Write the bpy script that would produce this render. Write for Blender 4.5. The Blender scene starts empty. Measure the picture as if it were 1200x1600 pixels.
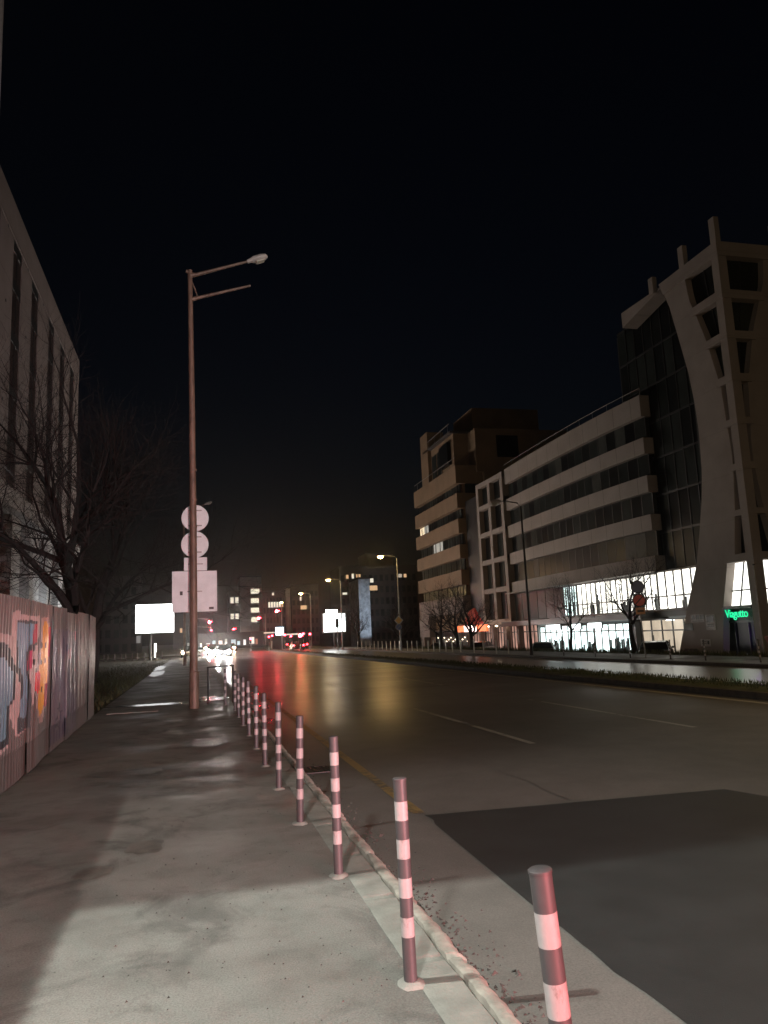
import bpy, bmesh, math, random
from mathutils import Vector, Matrix, noise
R = math.radians
sc = bpy.context.scene
col = sc.collection
random.seed(7)

# ------------------------------------------------------------------ camera
CAM_H = 1.62
yaw, pitch, roll = R(14.1406), R(9.0664), R(2.5)
fw = Vector((math.sin(yaw)*math.cos(pitch), math.cos(yaw)*math.cos(pitch), math.sin(pitch)))
rt = Vector((math.cos(yaw), -math.sin(yaw), 0)); up = rt.cross(fw)
rt2 = rt*math.cos(roll) - up*math.sin(roll); up2 = up*math.cos(roll) + rt*math.sin(roll)
cd = bpy.data.cameras.new('camera'); cam = bpy.data.objects.new('camera', cd); col.objects.link(cam)
M = Matrix((rt2, up2, -fw)).transposed().to_4x4(); M.translation = (0, 0, CAM_H); cam.matrix_world = M
cd.sensor_fit = 'VERTICAL'; cd.sensor_height = 36; cd.lens = 36*1202/1600
cd.clip_start = .05; cd.clip_end = 6000
sc.camera = cam

# ------------------------------------------------------------------ night sky, faint moon, exposure
w = bpy.data.worlds.new("World"); sc.world = w; w.use_nodes = True
nt = w.node_tree; bg = nt.nodes['Background']
sky = nt.nodes.new('ShaderNodeTexSky'); sky.sky_type = 'NISHITA'; sky.sun_disc = False
sky.sun_elevation = R(-4.2); sky.sun_rotation = R(15); sky.air_density = 1.5; sky.dust_density = 1; sky.ozone_density = 2
nt.links.new(sky.outputs[0], bg.inputs[0]); bg.inputs[1].default_value = .055
sd = bpy.data.lights.new('moon', 'SUN'); sd.energy = .012; sd.angle = R(10); sd.color = (1, .86, .74)
so = bpy.data.objects.new('moon', sd); col.objects.link(so)
so.rotation_euler = Vector((.75, .9, -.55)).to_track_quat('-Z', 'Y').to_euler()
sc.view_settings.view_transform = 'Standard'; sc.view_settings.look = 'None'
sc.view_settings.exposure = 0; sc.view_settings.gamma = 1
sc.cycles.use_denoising = True
sc.cycles.sample_clamp_indirect = 3; sc.cycles.sample_clamp_direct = 0
sc.cycles.max_bounces = 5; sc.cycles.diffuse_bounces = 2; sc.cycles.glossy_bounces = 3
sc.cycles.transparent_max_bounces = 8; sc.cycles.caustics_reflective = False; sc.cycles.caustics_refractive = False
sc.cycles.use_light_tree = True

# ------------------------------------------------------------------ helpers
def tag(o, label=None, cat=None, group=None, kind=None):
    if label: o['label'] = label
    if cat: o['category'] = cat
    if group: o['group'] = group
    if kind: o['kind'] = kind
    return o
def empty(name, loc, label, cat, group=None, rz=0):
    o = bpy.data.objects.new(name, None); col.objects.link(o); o.location = loc; o.rotation_euler.z = rz
    o.empty_display_size = .2
    return tag(o, label, cat, group)
class MB:
    def __init__(s): s.v = []; s.f = []; s.m = []
    def add(s, v, f, m=0):
        n = len(s.v); s.v += [tuple(p) for p in v]; s.f += [tuple(i+n for i in q) for q in f]; s.m += [m]*len(f); return s
    def box(s, a, b, m=0):
        (x0, y0, z0), (x1, y1, z1) = a, b
        return s.add([(x0,y0,z0),(x1,y0,z0),(x1,y1,z0),(x0,y1,z0),(x0,y0,z1),(x1,y0,z1),(x1,y1,z1),(x0,y1,z1)],
            [(3,2,1,0),(4,5,6,7),(0,1,5,4),(1,2,6,5),(2,3,7,6),(3,0,4,7)], m)
    def hexa(s, lo, hi, m=0):          # two quads of corners
        return s.add(list(lo)+list(hi), [(3,2,1,0),(4,5,6,7),(0,1,5,4),(1,2,6,5),(2,3,7,6),(3,0,4,7)], m)
    def tube(s, pts, rad, n=8, m=0, cap=True):
        pts = [Vector(p) for p in pts]; rad = rad if isinstance(rad, (list, tuple)) else [rad]*len(pts)
        vs = []; fs = []
        for i, p in enumerate(pts):
            d = (pts[min(i+1, len(pts)-1)] - pts[max(i-1, 0)]).normalized()
            a = d.orthogonal().normalized() if abs(d.z) < .9 else Vector((1, 0, 0)); a = (a - d*a.dot(d)).normalized(); b = d.cross(a)
            for k in range(n):
                t = 2*math.pi*k/n; vs.append(p + (a*math.cos(t) + b*math.sin(t))*rad[i])
        for i in range(len(pts)-1):
            for k in range(n): fs.append((i*n+k, i*n+(k+1) % n, (i+1)*n+(k+1) % n, (i+1)*n+k))
        if cap: fs.append(tuple(range(n-1, -1, -1))); fs.append(tuple((len(pts)-1)*n+k for k in range(n)))
        return s.add(vs, fs, m)
    def disc(s, c, nrm, r, t, n=32, m=0):
        c = Vector(c); nrm = Vector(nrm).normalized(); return s.tube([c - nrm*t/2, c + nrm*t/2], r, n, m)
    def build(s, name, mats, parent=None, smooth=False, bev=0):
        me = bpy.data.meshes.new(name); me.from_pydata(s.v, [], s.f)
        mats = mats if isinstance(mats, (list, tuple)) else [mats]
        for q in mats: me.materials.append(q)
        me.polygons.foreach_set('material_index', s.m)
        me.update()
        if bev:
            bm = bmesh.new(); bm.from_mesh(me)
            bmesh.ops.bevel(bm, geom=[e for e in bm.edges if len(e.link_faces) == 2 and e.calc_face_angle(0) > .5], offset=bev, segments=2, affect='EDGES', clamp_overlap=True)
            bm.to_mesh(me); bm.free()
        if smooth:
            me.polygons.foreach_set('use_smooth', [True]*len(me.polygons))
            try: me.set_sharp_from_angle(angle=R(40))
            except Exception: pass
        o = bpy.data.objects.new(name, me); col.objects.link(o)
        if parent: o.parent = parent
        return o
def children(o): return [c for c in bpy.data.objects if c.parent == o]
def copy_tree(o, parent=None):
    c = o.copy(); col.objects.link(c); c.parent = parent
    for ch in children(o): copy_tree(ch, c)
    return c

def nodes(name):
    m = bpy.data.materials.new(name); m.use_nodes = True
    t = m.node_tree; return m, t, t.nodes['Principled BSDF']
def N(t, kind, **k):
    n = t.nodes.new(kind)
    for a, b in k.items(): setattr(n, a, b)
    return n
def noise_tex(t, scale, detail=4, rough=.55, stretch=None, dist=0):
    tc = N(t, 'ShaderNodeTexCoord'); mp = N(t, 'ShaderNodeMapping')
    t.links.new(tc.outputs['Object'], mp.inputs[0])
    if stretch: mp.inputs['Scale'].default_value = stretch
    n = N(t, 'ShaderNodeTexNoise'); n.inputs['Scale'].default_value = scale; n.inputs['Detail'].default_value = detail
    n.inputs['Roughness'].default_value = rough; n.inputs['Distortion'].default_value = dist
    t.links.new(mp.outputs[0], n.inputs['Vector']); return n.outputs['Fac']
def ramp(t, fac, stops):
    r = N(t, 'ShaderNodeValToRGB'); e = r.color_ramp.elements
    while len(e) < len(stops): e.new(.5)
    for q, (p, c) in zip(e, stops):
        q.position = p; q.color = (c, c, c, 1) if isinstance(c, (int, float)) else (*c, 1)
    t.links.new(fac, r.inputs[0]); return r.outputs[0]
def mix(t, fac, a, b, mode='MIX'):
    n = N(t, 'ShaderNodeMix', data_type='RGBA', blend_type=mode)
    for i, v in ((0, fac), (6, a), (7, b)):
        if hasattr(v, 'links') or isinstance(v, bpy.types.NodeSocket): t.links.new(v, n.inputs[i])
        elif isinstance(v, (int, float)): n.inputs[i].default_value = v if i == 0 else (v, v, v, 1)
        else: n.inputs[i].default_value = (*v, 1)
    return n.outputs[2]
def bump(t, b, h, strength=.3, dist=.01):
    n = N(t, 'ShaderNodeBump'); n.inputs['Strength'].default_value = strength; n.inputs['Distance'].default_value = dist
    t.links.new(h, n.inputs['Height']); t.links.new(n.outputs[0], b.inputs['Normal'])
def mat(name, c, rough=.6, metal=0, var=.25, scale=3, bmp=0, bs=60, spec=.5, stretch=None):
    m, t, b = nodes(name)
    f = noise_tex(t, scale, 6, .6, stretch)
    lo = tuple(x*(1-var) for x in c); hi = tuple(min(1, x*(1+var)) for x in c)
    t.links.new(ramp(t, f, [(.3, lo), (.7, hi)]), b.inputs['Base Color'])
    b.inputs['Roughness'].default_value = rough; b.inputs['Metallic'].default_value = metal
    b.inputs['Specular IOR Level'].default_value = spec
    if bmp: bump(t, b, noise_tex(t, bs, 3), bmp)
    return m
def emit(name, c, s, dark=.05):
    m, t, b = nodes(name); b.inputs['Base Color'].default_value = (dark, dark, dark, 1)
    b.inputs['Emission Color'].default_value = (*c, 1); b.inputs['Emission Strength'].default_value = s
    return m
def lamp(kind, name, loc, power, c, parent=None, radius=.1, aim=None, spot=None, blend=.3):
    d = bpy.data.lights.new(name, kind); d.energy = power; d.color = c; d.shadow_soft_size = radius
    o = bpy.data.objects.new(name, d); col.objects.link(o); o.location = loc
    if aim is not None: o.rotation_euler = (Vector(aim)).to_track_quat('-Z', 'Y').to_euler()
    if spot: d.spot_size = R(spot); d.spot_blend = blend
    if parent: o.parent = parent
    return o

# ------------------------------------------------------------------ materials
def walk_mat():
    m, t, b = nodes('worn_asphalt_walk')
    big = noise_tex(t, .55, 5, .6, dist=.6); mid = noise_tex(t, 3.2, 6, .65); fine = noise_tex(t, 90, 3, .7); grit = noise_tex(t, 28, 2, .5)
    c = ramp(t, big, [(.3, (.17, .165, .15)), (.5, (.27, .265, .245)), (.7, (.33, .325, .30))])
    c = mix(t, .55, c, ramp(t, mid, [(.25, .45), (.5, .9), (.75, 1)]), 'MULTIPLY')
    c = mix(t, .75, c, ramp(t, fine, [(.3, .45), (.62, 1)]), 'MULTIPLY')
    c = mix(t, 1, c, ramp(t, grit, [(.22, .35), (.3, 1)]), 'MULTIPLY')
    c = mix(t, .75, c, ramp(t, noise_tex(t, 1.1, 7, .62, dist=1.2), [(.34, .42), (.47, 1)]), 'MULTIPLY')
    vo = N(t, 'ShaderNodeTexVoronoi', feature='DISTANCE_TO_EDGE'); vo.inputs['Scale'].default_value = .5
    tc = N(t, 'ShaderNodeTexCoord'); nz = N(t, 'ShaderNodeTexNoise'); nz.inputs['Scale'].default_value = 2.5; nz.inputs['Detail'].default_value = 5
    t.links.new(tc.outputs['Object'], nz.inputs['Vector'])
    ad = N(t, 'ShaderNodeVectorMath', operation='ADD'); t.links.new(tc.outputs['Object'], ad.inputs[0]); t.links.new(nz.outputs['Color'], ad.inputs[1])
    t.links.new(ad.outputs[0], vo.inputs['Vector'])
    c = mix(t, .22, c, ramp(t, vo.outputs[0], [(.0, .35), (.012, 1)]), 'MULTIPLY')
    t.links.new(c, b.inputs['Base Color'])
    t.links.new(ramp(t, noise_tex(t, .7, 4, .6), [(.42, .75), (.62, .42)]), b.inputs['Roughness'])
    bump(t, b, mix(t, .5, fine, mid), .6, .012); return m
def road_mat(name, base, wet0, wet1, dry=.75):
    m, t, b = nodes(name)
    lane = noise_tex(t, .5, 5, .6, (1, .07, 1)); big = noise_tex(t, .22, 5, .65, (1, .5, 1)); fine = noise_tex(t, 85, 4, .75); mid = noise_tex(t, 2.2, 6, .7)
    c = ramp(t, big, [(.3, tuple(x*.75 for x in base)), (.7, tuple(x*1.25 for x in base))])
    c = mix(t, .6, c, ramp(t, mid, [(.3, .6), (.7, 1)]), 'MULTIPLY')
    c = mix(t, .7, c, ramp(t, fine, [(.3, .4), (.65, 1)]), 'MULTIPLY')
    across = noise_tex(t, .33, 4, .6, (.35, 1, 1)); r = mix(t, .55, ramp(t, lane, [(.35, wet0), (.65, wet1)]), ramp(t, across, [(.4, wet0), (.6, wet1*1.12)]))
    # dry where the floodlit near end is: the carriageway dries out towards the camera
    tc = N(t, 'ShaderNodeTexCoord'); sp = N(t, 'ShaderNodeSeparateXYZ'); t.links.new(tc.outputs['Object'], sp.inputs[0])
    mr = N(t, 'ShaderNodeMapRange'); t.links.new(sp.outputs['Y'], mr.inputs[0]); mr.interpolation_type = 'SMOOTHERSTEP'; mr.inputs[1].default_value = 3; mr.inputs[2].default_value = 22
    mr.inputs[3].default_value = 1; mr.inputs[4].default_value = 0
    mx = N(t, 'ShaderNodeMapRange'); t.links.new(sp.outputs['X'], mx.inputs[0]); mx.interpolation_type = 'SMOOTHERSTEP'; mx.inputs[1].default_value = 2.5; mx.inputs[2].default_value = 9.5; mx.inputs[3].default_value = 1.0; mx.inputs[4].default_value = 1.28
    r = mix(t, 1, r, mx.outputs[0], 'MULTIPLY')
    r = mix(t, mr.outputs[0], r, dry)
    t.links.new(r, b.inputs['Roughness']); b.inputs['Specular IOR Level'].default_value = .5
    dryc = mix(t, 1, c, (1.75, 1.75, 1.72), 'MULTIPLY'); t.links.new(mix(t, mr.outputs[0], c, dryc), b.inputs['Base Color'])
    bump(t, b, fine, .10, .004); return m
MAT = {}
MAT['walk'] = walk_mat()
MAT['road'] = road_mat('wet_asphalt', (.125, .117, .11), .276, .325)
MAT['farroad'] = mat('wet_far_asphalt', (.17, .16, .15), .28, var=.25, scale=.8, stretch=(1, .15, 1))
MAT['patch'] = mat('new_asphalt', (.026, .027, .0275), .62, var=.25, scale=2.2, bmp=.25, bs=220)
MAT['kerb'] = mat('worn_kerb_concrete', (.36, .33, .29), .8, var=.35, scale=7, bmp=.6, bs=35)
MAT['strip'] = mat('kerb_strip_concrete', (.27, .265, .24), .8, var=.22, scale=5, bmp=.4, bs=60)
MAT['earth'] = mat('bare_earth', (.05, .036, .025), .95, var=.4, scale=4, bmp=.8, bs=20)
MAT['grass'] = mat('dim_grass', (.055, .06, .022), .9, var=.45, scale=2.5, bmp=.8, bs=30)
MAT['ground'] = mat('ground_soil', (.06, .05, .04), .9, var=.3, scale=.4)
MAT['gravel'] = mat('grit', (.05, .045, .04), .85, var=.5, scale=20)
def paint(name, c, wear=.45):
    m, t, b = nodes(name); f = noise_tex(t, 9, 8, .75); f2 = noise_tex(t, .8, 4)
    k = mix(t, .5, f, f2)
    t.links.new(ramp(t, k, [(wear-.06, (.07, .065, .06)), (wear+.03, c)]), b.inputs['Base Color']); b.inputs['Roughness'].default_value = .55; return m
MAT['yellow'] = paint('worn_yellow_line', (.30, .205, .075), .46)
MAT['white'] = paint('worn_white_line', (.36, .34, .31), .46)
MAT['white_edge'] = paint('edge_line_white', (.45, .43, .40), .36)
MAT['water'] = mat('puddle_water', (.03, .03, .03), .22, var=.1, spec=.6)
MAT['wetpave'] = mat('wet_paving', (.11, .11, .11), .33, var=.3, scale=2)
def worn_paint(name, c, c2, thr):
    m, t, b = nodes(name); f = noise_tex(t, 26, 8, .75, (1, 1, .5)); f2 = noise_tex(t, 5, 5, .6); oi = N(t, 'ShaderNodeObjectInfo')
    k = mix(t, .45, f, f2); base = ramp(t, k, [(thr, c2), (thr+.07, tuple(x*.82 for x in c)), (.7, c)])
    t.links.new(mix(t, 1, base, ramp(t, oi.outputs['Random'], [(0, .78), (1, 1.0)]), 'MULTIPLY'), b.inputs['Base Color']); b.inputs['Roughness'].default_value = .5; bump(t, b, f, .25, .002); return m
MAT['black'] = worn_paint('grey_bollard_paint', (.085, .075, .078), (.04, .034, .032), .36)
MAT['red'] = mat('bollard_red_band', (.30, .02, .025), .45, var=.2, scale=14)
MAT['band'] = worn_paint('bollard_white_band', (.46, .41, .41), (.24, .20, .19), .40)
MAT['steel'] = mat('rusty_pole', (.14, .085, .062), .55, .1, var=.55, scale=9, bmp=.5, bs=30, stretch=(1, 1, .25))
MAT['steel2'] = mat('grey_galvanised', (.22, .21, .20), .5, .3, var=.25, scale=6)
MAT['signback'] = mat('sign_back_aluminium', (.55, .575, .59), .5, .0, var=.16, scale=2.2)
MAT['darkmetal'] = mat('dark_metal', (.02, .02, .021), .5, .2, var=.3)
MAT['lampglass'] = mat('lamp_glass_off', (.5, .45, .38), .2, var=.1)
MAT['lamphead'] = mat('lamp_head_grey', (.4, .34, .31), .5, var=.2)
MAT['bark'] = mat('bark', (.014, .010, .009), .9, var=.5, scale=10, bmp=.8, bs=30, stretch=(1, 1, .3))
MAT['plaster_l'] = mat('pale_pink_plaster', (.235, .19, .178), .8, var=.14, scale=.5)
MAT['plaster_w'] = mat('white_ledge_plaster', (.40, .37, .35), .8, var=.15, scale=.8)
MAT['band_r'] = mat('greige_cladding', (.27, .23, .205), .7, var=.12, scale=.35)
def joints(m, axis, pitch, wid, k):
    t = m.node_tree; b = t.nodes['Principled BSDF']; src = b.inputs['Base Color'].links[0].from_socket
    tc = N(t, 'ShaderNodeTexCoord'); sp = N(t, 'ShaderNodeSeparateXYZ'); t.links.new(tc.outputs['Object'], sp.inputs[0])
    a = N(t, 'ShaderNodeMath', operation='DIVIDE'); t.links.new(sp.outputs[axis], a.inputs[0]); a.inputs[1].default_value = pitch
    f = N(t, 'ShaderNodeMath', operation='FRACT'); t.links.new(a.outputs[0], f.inputs[0])
    l = N(t, 'ShaderNodeMath', operation='LESS_THAN'); t.links.new(f.outputs[0], l.inputs[0]); l.inputs[1].default_value = wid/pitch
    t.links.new(mix(t, l.outputs[0], src, (k, k, k), 'MULTIPLY'), b.inputs['Base Color'])
MAT['ochre'] = mat('ochre_render', (.19, .125, .075), .8, var=.18, scale=.35)
MAT['tower'] = mat('tower_render', (.30, .255, .23), .85, var=.14, scale=.4)
joints(MAT['band_r'], 'Y', 2.42, .06, .55); joints(MAT['tower'], 'Z', 2.9, .04, .88); joints(MAT['plaster_l'], 'Z', 3.48, .05, .65)
MAT['concrete'] = mat('far_concrete', (.34, .30, .27), .85, var=.2, scale=.3)
MAT['darkwall'] = mat('dark_wall', (.05, .042, .04), .85, var=.25, scale=.3)
MAT['mullion'] = mat('dark_mullion', (.02, .02, .02), .45, var=.2)
G_ = []
for i, (c, r) in enumerate((((.012, .014, .014), .12), ((.018, .022, .021), .16), ((.028, .033, .031), .22), ((.008, .009, .010), .10), ((.05, .055, .05), .4))):
    G_.append(mat('dark_window_glass_%s' % 'abcde'[i], c, max(.3, r), var=.3, scale=.7, spec=.12))
MAT['rubber'] = mat('tyre_rubber', (.015, .015, .015), .8)
MAT['rim'] = mat('wheel_rim', (.3, .3, .3), .35, .7)
def lit(name, c, s, sx=(1, 1, 1), scale=2.5, lo=.35):
    m, t, b = nodes(name); b.inputs['Base Color'].default_value = (.2, .2, .2, 1)
    f = ramp(t, noise_tex(t, scale, 3, .5, sx), [(.32, lo), (.6, 1)])
    t.links.new(mix(t, 1, f, c, 'MULTIPLY'), b.inputs['Emission Color']); b.inputs['Emission Strength'].default_value = s
    return m
MAT['lit_cyan'] = lit('lit_shop_interior_cool', (.80, 1.0, .97), 3.6, (1, 1.4, .5), 1.0, .3)
MAT['lit_white'] = lit('lit_office_interior', (1.0, .97, .86), 4.0, (1, 1.3, .5), .7, .25)
MAT['lit_cream'] = lit('lit_lobby_interior', (.85, .70, .52), .8, (1, 1, .5), .8, .6)
MAT['lit_warm'] = lit('lit_warm_room', (1, .78, .5), 1.3, (1, 1, 1), 2, .4)
MAT['lit_pink'] = lit('lit_pink_shop', (1, .55, .42), .55, (1, 1.5, .4), 1.5, .25)
MAT['lit_dimblue'] = lit('lit_dim_room', (.55, .75, .78), .38, (1, 1, 1), 1.5, .6)
MAT['lit_curtain'] = lit('lit_curtained_room', (.8, .78, .68), .55, (1, 3, .2), 2, .15)
MAT['white_sign'] = emit('backlit_white_sign', (.9, 1, 1), 5)
MAT['screen'] = emit('lit_billboard_face', (1, 1, 1), 6)
MAT['screen2'] = lit('lit_poster_face', (.92, 1, 1), 3.2, (1, 1, 1), .6, .7)
MAT['redlight'] = emit('red_signal_lens', (1, .02, .035), 640)
MAT['redlight2'] = emit('small_red_signal_lens', (1, .02, .035), 60)
MAT['greenlight'] = emit('green_signal_lens', (.05, 1, .4), 6)
MAT['head'] = emit('headlamp_lens', (1, .95, .88), 3600)
MAT['headwarm'] = emit('warm_headlamp_lens', (1, .72, .45), 1000)
MAT['tail'] = emit('tail_lamp_lens', (1, .02, .03), 40)
MAT['offlens'] = mat('unlit_lamp_lens', (.35, .33, .33), .15)
MAT['taildim'] = mat('unlit_tail_lens', (.2, .01, .01), .2)
MAT['sodium'] = emit('sodium_lamp_lens', (1, .62, .16), 190)
MAT['greenneon'] = emit('green_neon_letters', (.0, 1, .40), 1.0)
MAT['purple'] = emit('purple_led_strip', (.25, .05, .8), .25)
MAT['orange'] = emit('orange_backlit_sign', (1, .16, .03), 1.6)
MAT['paper'] = mat('poster_paper', (.5, .46, .45), .7, var=.3, scale=8)
MAT['blue'] = mat('sign_blue', (.07, .11, .26), .4, var=.1)
MAT['signred'] = mat('sign_red', (.50, .07, .08), .4, var=.1)
MAT['signorange'] = mat('sign_orange_plate', (.55, .30, .18), .5, var=.15)
MAT['signyellow'] = mat('sign_yellow', (.75, .42, .12), .4, var=.1)
MAT['container'] = mat('red_container_paint', (.28, .05, .025), .5, var=.3)

# ------------------------------------------------------------------ setting: ground, road, walks
def sheet(name, x0, x1, y0, y1, z, m, kind='structure', label=None, nx=1, ny=1):
    b = MB(); vs = []; fs = []
    for j in range(ny+1):
        for i in range(nx+1): vs.append((x0+(x1-x0)*i/nx, y0+(y1-y0)*j/ny, z))
    for j in range(ny):
        for i in range(nx): a = j*(nx+1)+i; fs.append((a, a+1, a+nx+2, a+nx+1))
    b.add(vs, fs); return tag(b.build(name, m), label, None, None, kind)
sheet('ground', -3000, 3000, -3000, 3000, -1.0, MAT['ground'])
sheet('road', 1.2, 19.7, -60, 420, -.12, MAT['road'])
sheet('cross_street', -60, 1.2, 93, 112, -.124, MAT['road'])
b = MB(); b.box((-260, -60, -.9), (-2.35, 92.8, -.012)); tag(b.build('verge', MAT['grass']), kind='structure')
b = MB(); b.box((-260, 112.2, -.9), (1.0, 420, -.012)); tag(b.build('verge', MAT['grass']), kind='structure')
b = MB(); b.box((-2.35, -60, -.9), (1.02, 92.8, 0)); tag(b.build('pavement', MAT['walk']), kind='structure')
# strip of concrete slabs and the broken kerb, with uneven edges
def rough_strip(name, x0, x1, z0, z1, y0, y1, step, m, amp, joints=0, seed=0, tilt=0):
    b = MB(); n = int((y1-y0)/step); vs = []; fs = []
    for j in range(n+1):
        y = y0+(y1-y0)*j/n
        a = noise.noise((y*2.1, seed, 0))*amp + noise.noise((y*9, seed, 3))*amp*.5
        c = noise.noise((y*2.6, seed, 9))*amp + noise.noise((y*11, seed, 5))*amp*.6
        d = noise.noise((y*5, seed, 7))*amp*.35
        g = -.012 if joints and (y % joints) < step else 0
        vs += [(x0+a, y, z0), (x0+a, y, z1+g-.004), (x0+a+.012, y, z1+d*.3+g), ((x0+x1)/2, y, z1+d+g), (x1+c-.02, y, z1+d-tilt+g), (x1+c, y, z1-.02-tilt), (x1+c+.015, y, z0)]
    for j in range(n):
        for i in range(6): k = j*7+i; fs.append((k, k+1, k+8, k+7))
    b.add(vs, fs); return tag(b.build(name, m, smooth=True), kind='structure')
rough_strip('kerb_strip', 1.02, 1.24, -.3, .003, -3, 22, .03, MAT['strip'], .012, 1.0, 1)
rough_strip('kerb', 1.245, 1.345, -.3, .006, -3, 22, .02, MAT['kerb'], .030, 1.0, 2, .015)
b = MB(); b.box((1.02, 22, -.3), (1.34, 92.8, .005)); b.box((1.02, -60, -.3), (1.34, -3, .005)); tag(b.build('kerb', MAT['kerb']), kind='structure')
# new asphalt patch, irregular outline
pts = []
def edge(p, q, n, amp, sd):
    for i in range(n):
        f = i/n; x = p[0]+(q[0]-p[0])*f; y = p[1]+(q[1]-p[1])*f
        d = noise.noise((x*3+sd, y*3, sd))*amp*math.sin(math.pi*min(1, f*6))
        nx, ny = q[1]-p[1], -(q[0]-p[0]); L = math.hypot(nx, ny); pts.append((x+nx/L*d, y+ny/L*d, -.116))
edge((2.16, 7.5), (2.08, 4.6), 40, .05, 1); edge((2.08, 4.6), (2.14, -3), 60, .05, 2); edge((2.14, -3), (9.5, -3), 4, 0, 3); edge((9.5, -3), (5.75, 6.0), 40, .05, 4); edge((5.75, 6.0), (5.36, 7.3), 10, .03, 6); edge((5.36, 7.3), (2.16, 7.5), 40, .03, 5)
b = MB(); b.add(pts, [tuple(range(len(pts)))]); tag(b.build('asphalt_patch', MAT['patch']), kind='structure')
# markings
def stripe(x0, x1, y0, y1, m, name='road_marking'):
    b = MB(); n = max(1, int((y1-y0)/.5)); vs = []; fs = []
    for j in range(n+1): y = y0+(y1-y0)*j/n; vs += [(x0, y, -.116), (x1, y, -.116)]
    for j in range(n): fs.append((2*j, 2*j+1, 2*j+3, 2*j+2))
    b.add(vs, fs); return tag(b.build(name, m), kind='structure')
sheet('far_road', 13.62, 19.54, -60, 130, -.116, MAT['farroad'])
stripe(2.08, 2.2, 7.62, 60, MAT['yellow'])
for k in range(8): stripe(4.98, 5.09, 11.3+13.0*k, 17.9+13.0*k, MAT['white'])
for k in range(8): stripe(8.03, 8.14, 11.6+12.6*k, 18.2+12.6*k, MAT['white'])
stripe(11.42, 11.56, -10, 130, MAT['white_edge'])
# median: kerbs, earth and a ragged strip of turf
b = MB(); b.box((11.95, -60, -.12), (12.1, 135, .03)); b.box((13.45, -60, -.12), (13.6, 135, .02)); b.box((12.0, 134.8, -.12), (13.5, 135, .03)); tag(b.build('median_kerb', MAT['earth']), kind='structure')
b = MB(); vs = []; fs = []; nx, ny = 8, 780
for j in range(ny+1):
    y = -20+155*j/ny
    for i in range(nx+1):
        x = 12.1+1.35*i/nx; e = math.sin(math.pi*i/nx)
        vs.append((x, y, .0+.06*e+e*max(0, noise.noise((x*2, y*.7, 2)))*.16+e*noise.noise((x*7, y*6, 1))*.06))
for j in range(ny):
    for i in range(nx): a = j*(nx+1)+i; fs.append((a, a+1, a+nx+2, a+nx+1))
b.add(vs, fs); tag(b.build('median', MAT['grass'], smooth=True), kind='structure')
def tufts(name, n, fx, h0, h1, seed, label):
    rnd = random.Random(seed); b = MB()
    for _ in range(n):
        x, y, z = fx(rnd); h = rnd.uniform(h0, h1); a = rnd.uniform(0, 6.28); w_ = .012+h*.06
        dx, dy = math.cos(a)*w_, math.sin(a)*w_; l = rnd.uniform(-.5, .5)*h, rnd.uniform(-.5, .5)*h
        b.add([(x-dx, y-dy, z-.02), (x+dx, y+dy, z-.02), (x+l[0], y+l[1], z+h)], [(0, 1, 2)])
    return tag(b.build(name, MAT['grass']), label, 'grass', None, 'stuff')
tufts('median_grass', 5000, lambda r: (r.uniform(12.15, 13.4), 10+abs(r.gauss(0, 30)), .1), .03, .10, 3, 'short ragged grass growing along the median strip')
tufts('verge_grass', 9000, lambda r: (-2.4-abs(r.gauss(0, 4)), 20+abs(r.gauss(0, 22)), -.01), .05, .16, 4, 'short grass on the verge beyond the corrugated fence')
# far pavement, its kerb, the bank and the sunken forecourt
b = MB(); b.box((19.72, -60, -.9), (23.6, 420, 0)); tag(b.build('far_pavement', MAT['walk']), kind='structure')
b = MB(); b.box((19.55, -60, -.3), (19.72, 420, .006)); tag(b.build('far_kerb', MAT['earth']), kind='structure')
b = MB(); vs = []; fs = []; nx, ny = 8, 300
for j in range(ny+1):
    y = 10+110*j/ny
    for i in range(nx+1):
        x = 23.6+2.6*i/nx; f = i/nx
        vs.append((x, y, .02-.9*f*f+(.13*max(0, noise.noise((y*.35, x*.5, 4)))+.05*noise.noise((y*3, x*3, 4)))*(1 if 0 < i < nx else .2)))
for j in range(ny):
    for i in range(nx): a = j*(nx+1)+i; fs.append((a, a+1, a+nx+2, a+nx+1))
b.add(vs, fs); tag(b.build('grass_bank', MAT['grass'], smooth=True), kind='structure')
tufts('bank_grass', 5000, lambda r: (r.uniform(23.6, 24.6), r.uniform(26, 85), .0), .08, .3, 5, 'grass and weeds along the top of the bank by the far pavement')
sheet('forecourt', 26.0, 60, 10, 130, -.9, MAT['walk'])
# tar seams and a drain grate in the carriageway
def seam(pts_, wid, sd):
    b = MB(); vs = []; n = len(pts_)
    for i, (x, y) in enumerate(pts_):
        x2, y2 = pts_[min(i+1, n-1)]; x1, y1 = pts_[max(i-1, 0)]; L = math.hypot(x2-x1, y2-y1); nx, ny = (y2-y1)/L, -(x2-x1)/L
        k = wid*(.7+.6*abs(noise.noise((x*3, y*3, sd)))); vs += [(x-nx*k, y-ny*k, -.1155), (x+nx*k, y+ny*k, -.1155)]
    b.add(vs, [(2*i, 2*i+1, 2*i+3, 2*i+2) for i in range(n-1)]); return tag(b.build('tar_seam', MAT['tar']), kind='structure')
MAT['tar'] = mat('tar', (.05, .048, .045), .45, var=.3)
wob = lambda v, s_: .07*noise.noise((v*1.1, s_, 0))+.025*noise.noise((v*5, s_, 2))
seam([(3.7+wob(y*.25, 5), y*.25) for y in range(30, 200)], .006, 1); seam([(6.6+wob(y*.25, 9), y*.25) for y in range(32, 240)], .006, 2)
dg = empty('drain_grate', (1.62, 10.6, -.118), 'iron drain grate in the gutter beside the striped bollards', 'drain')
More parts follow.
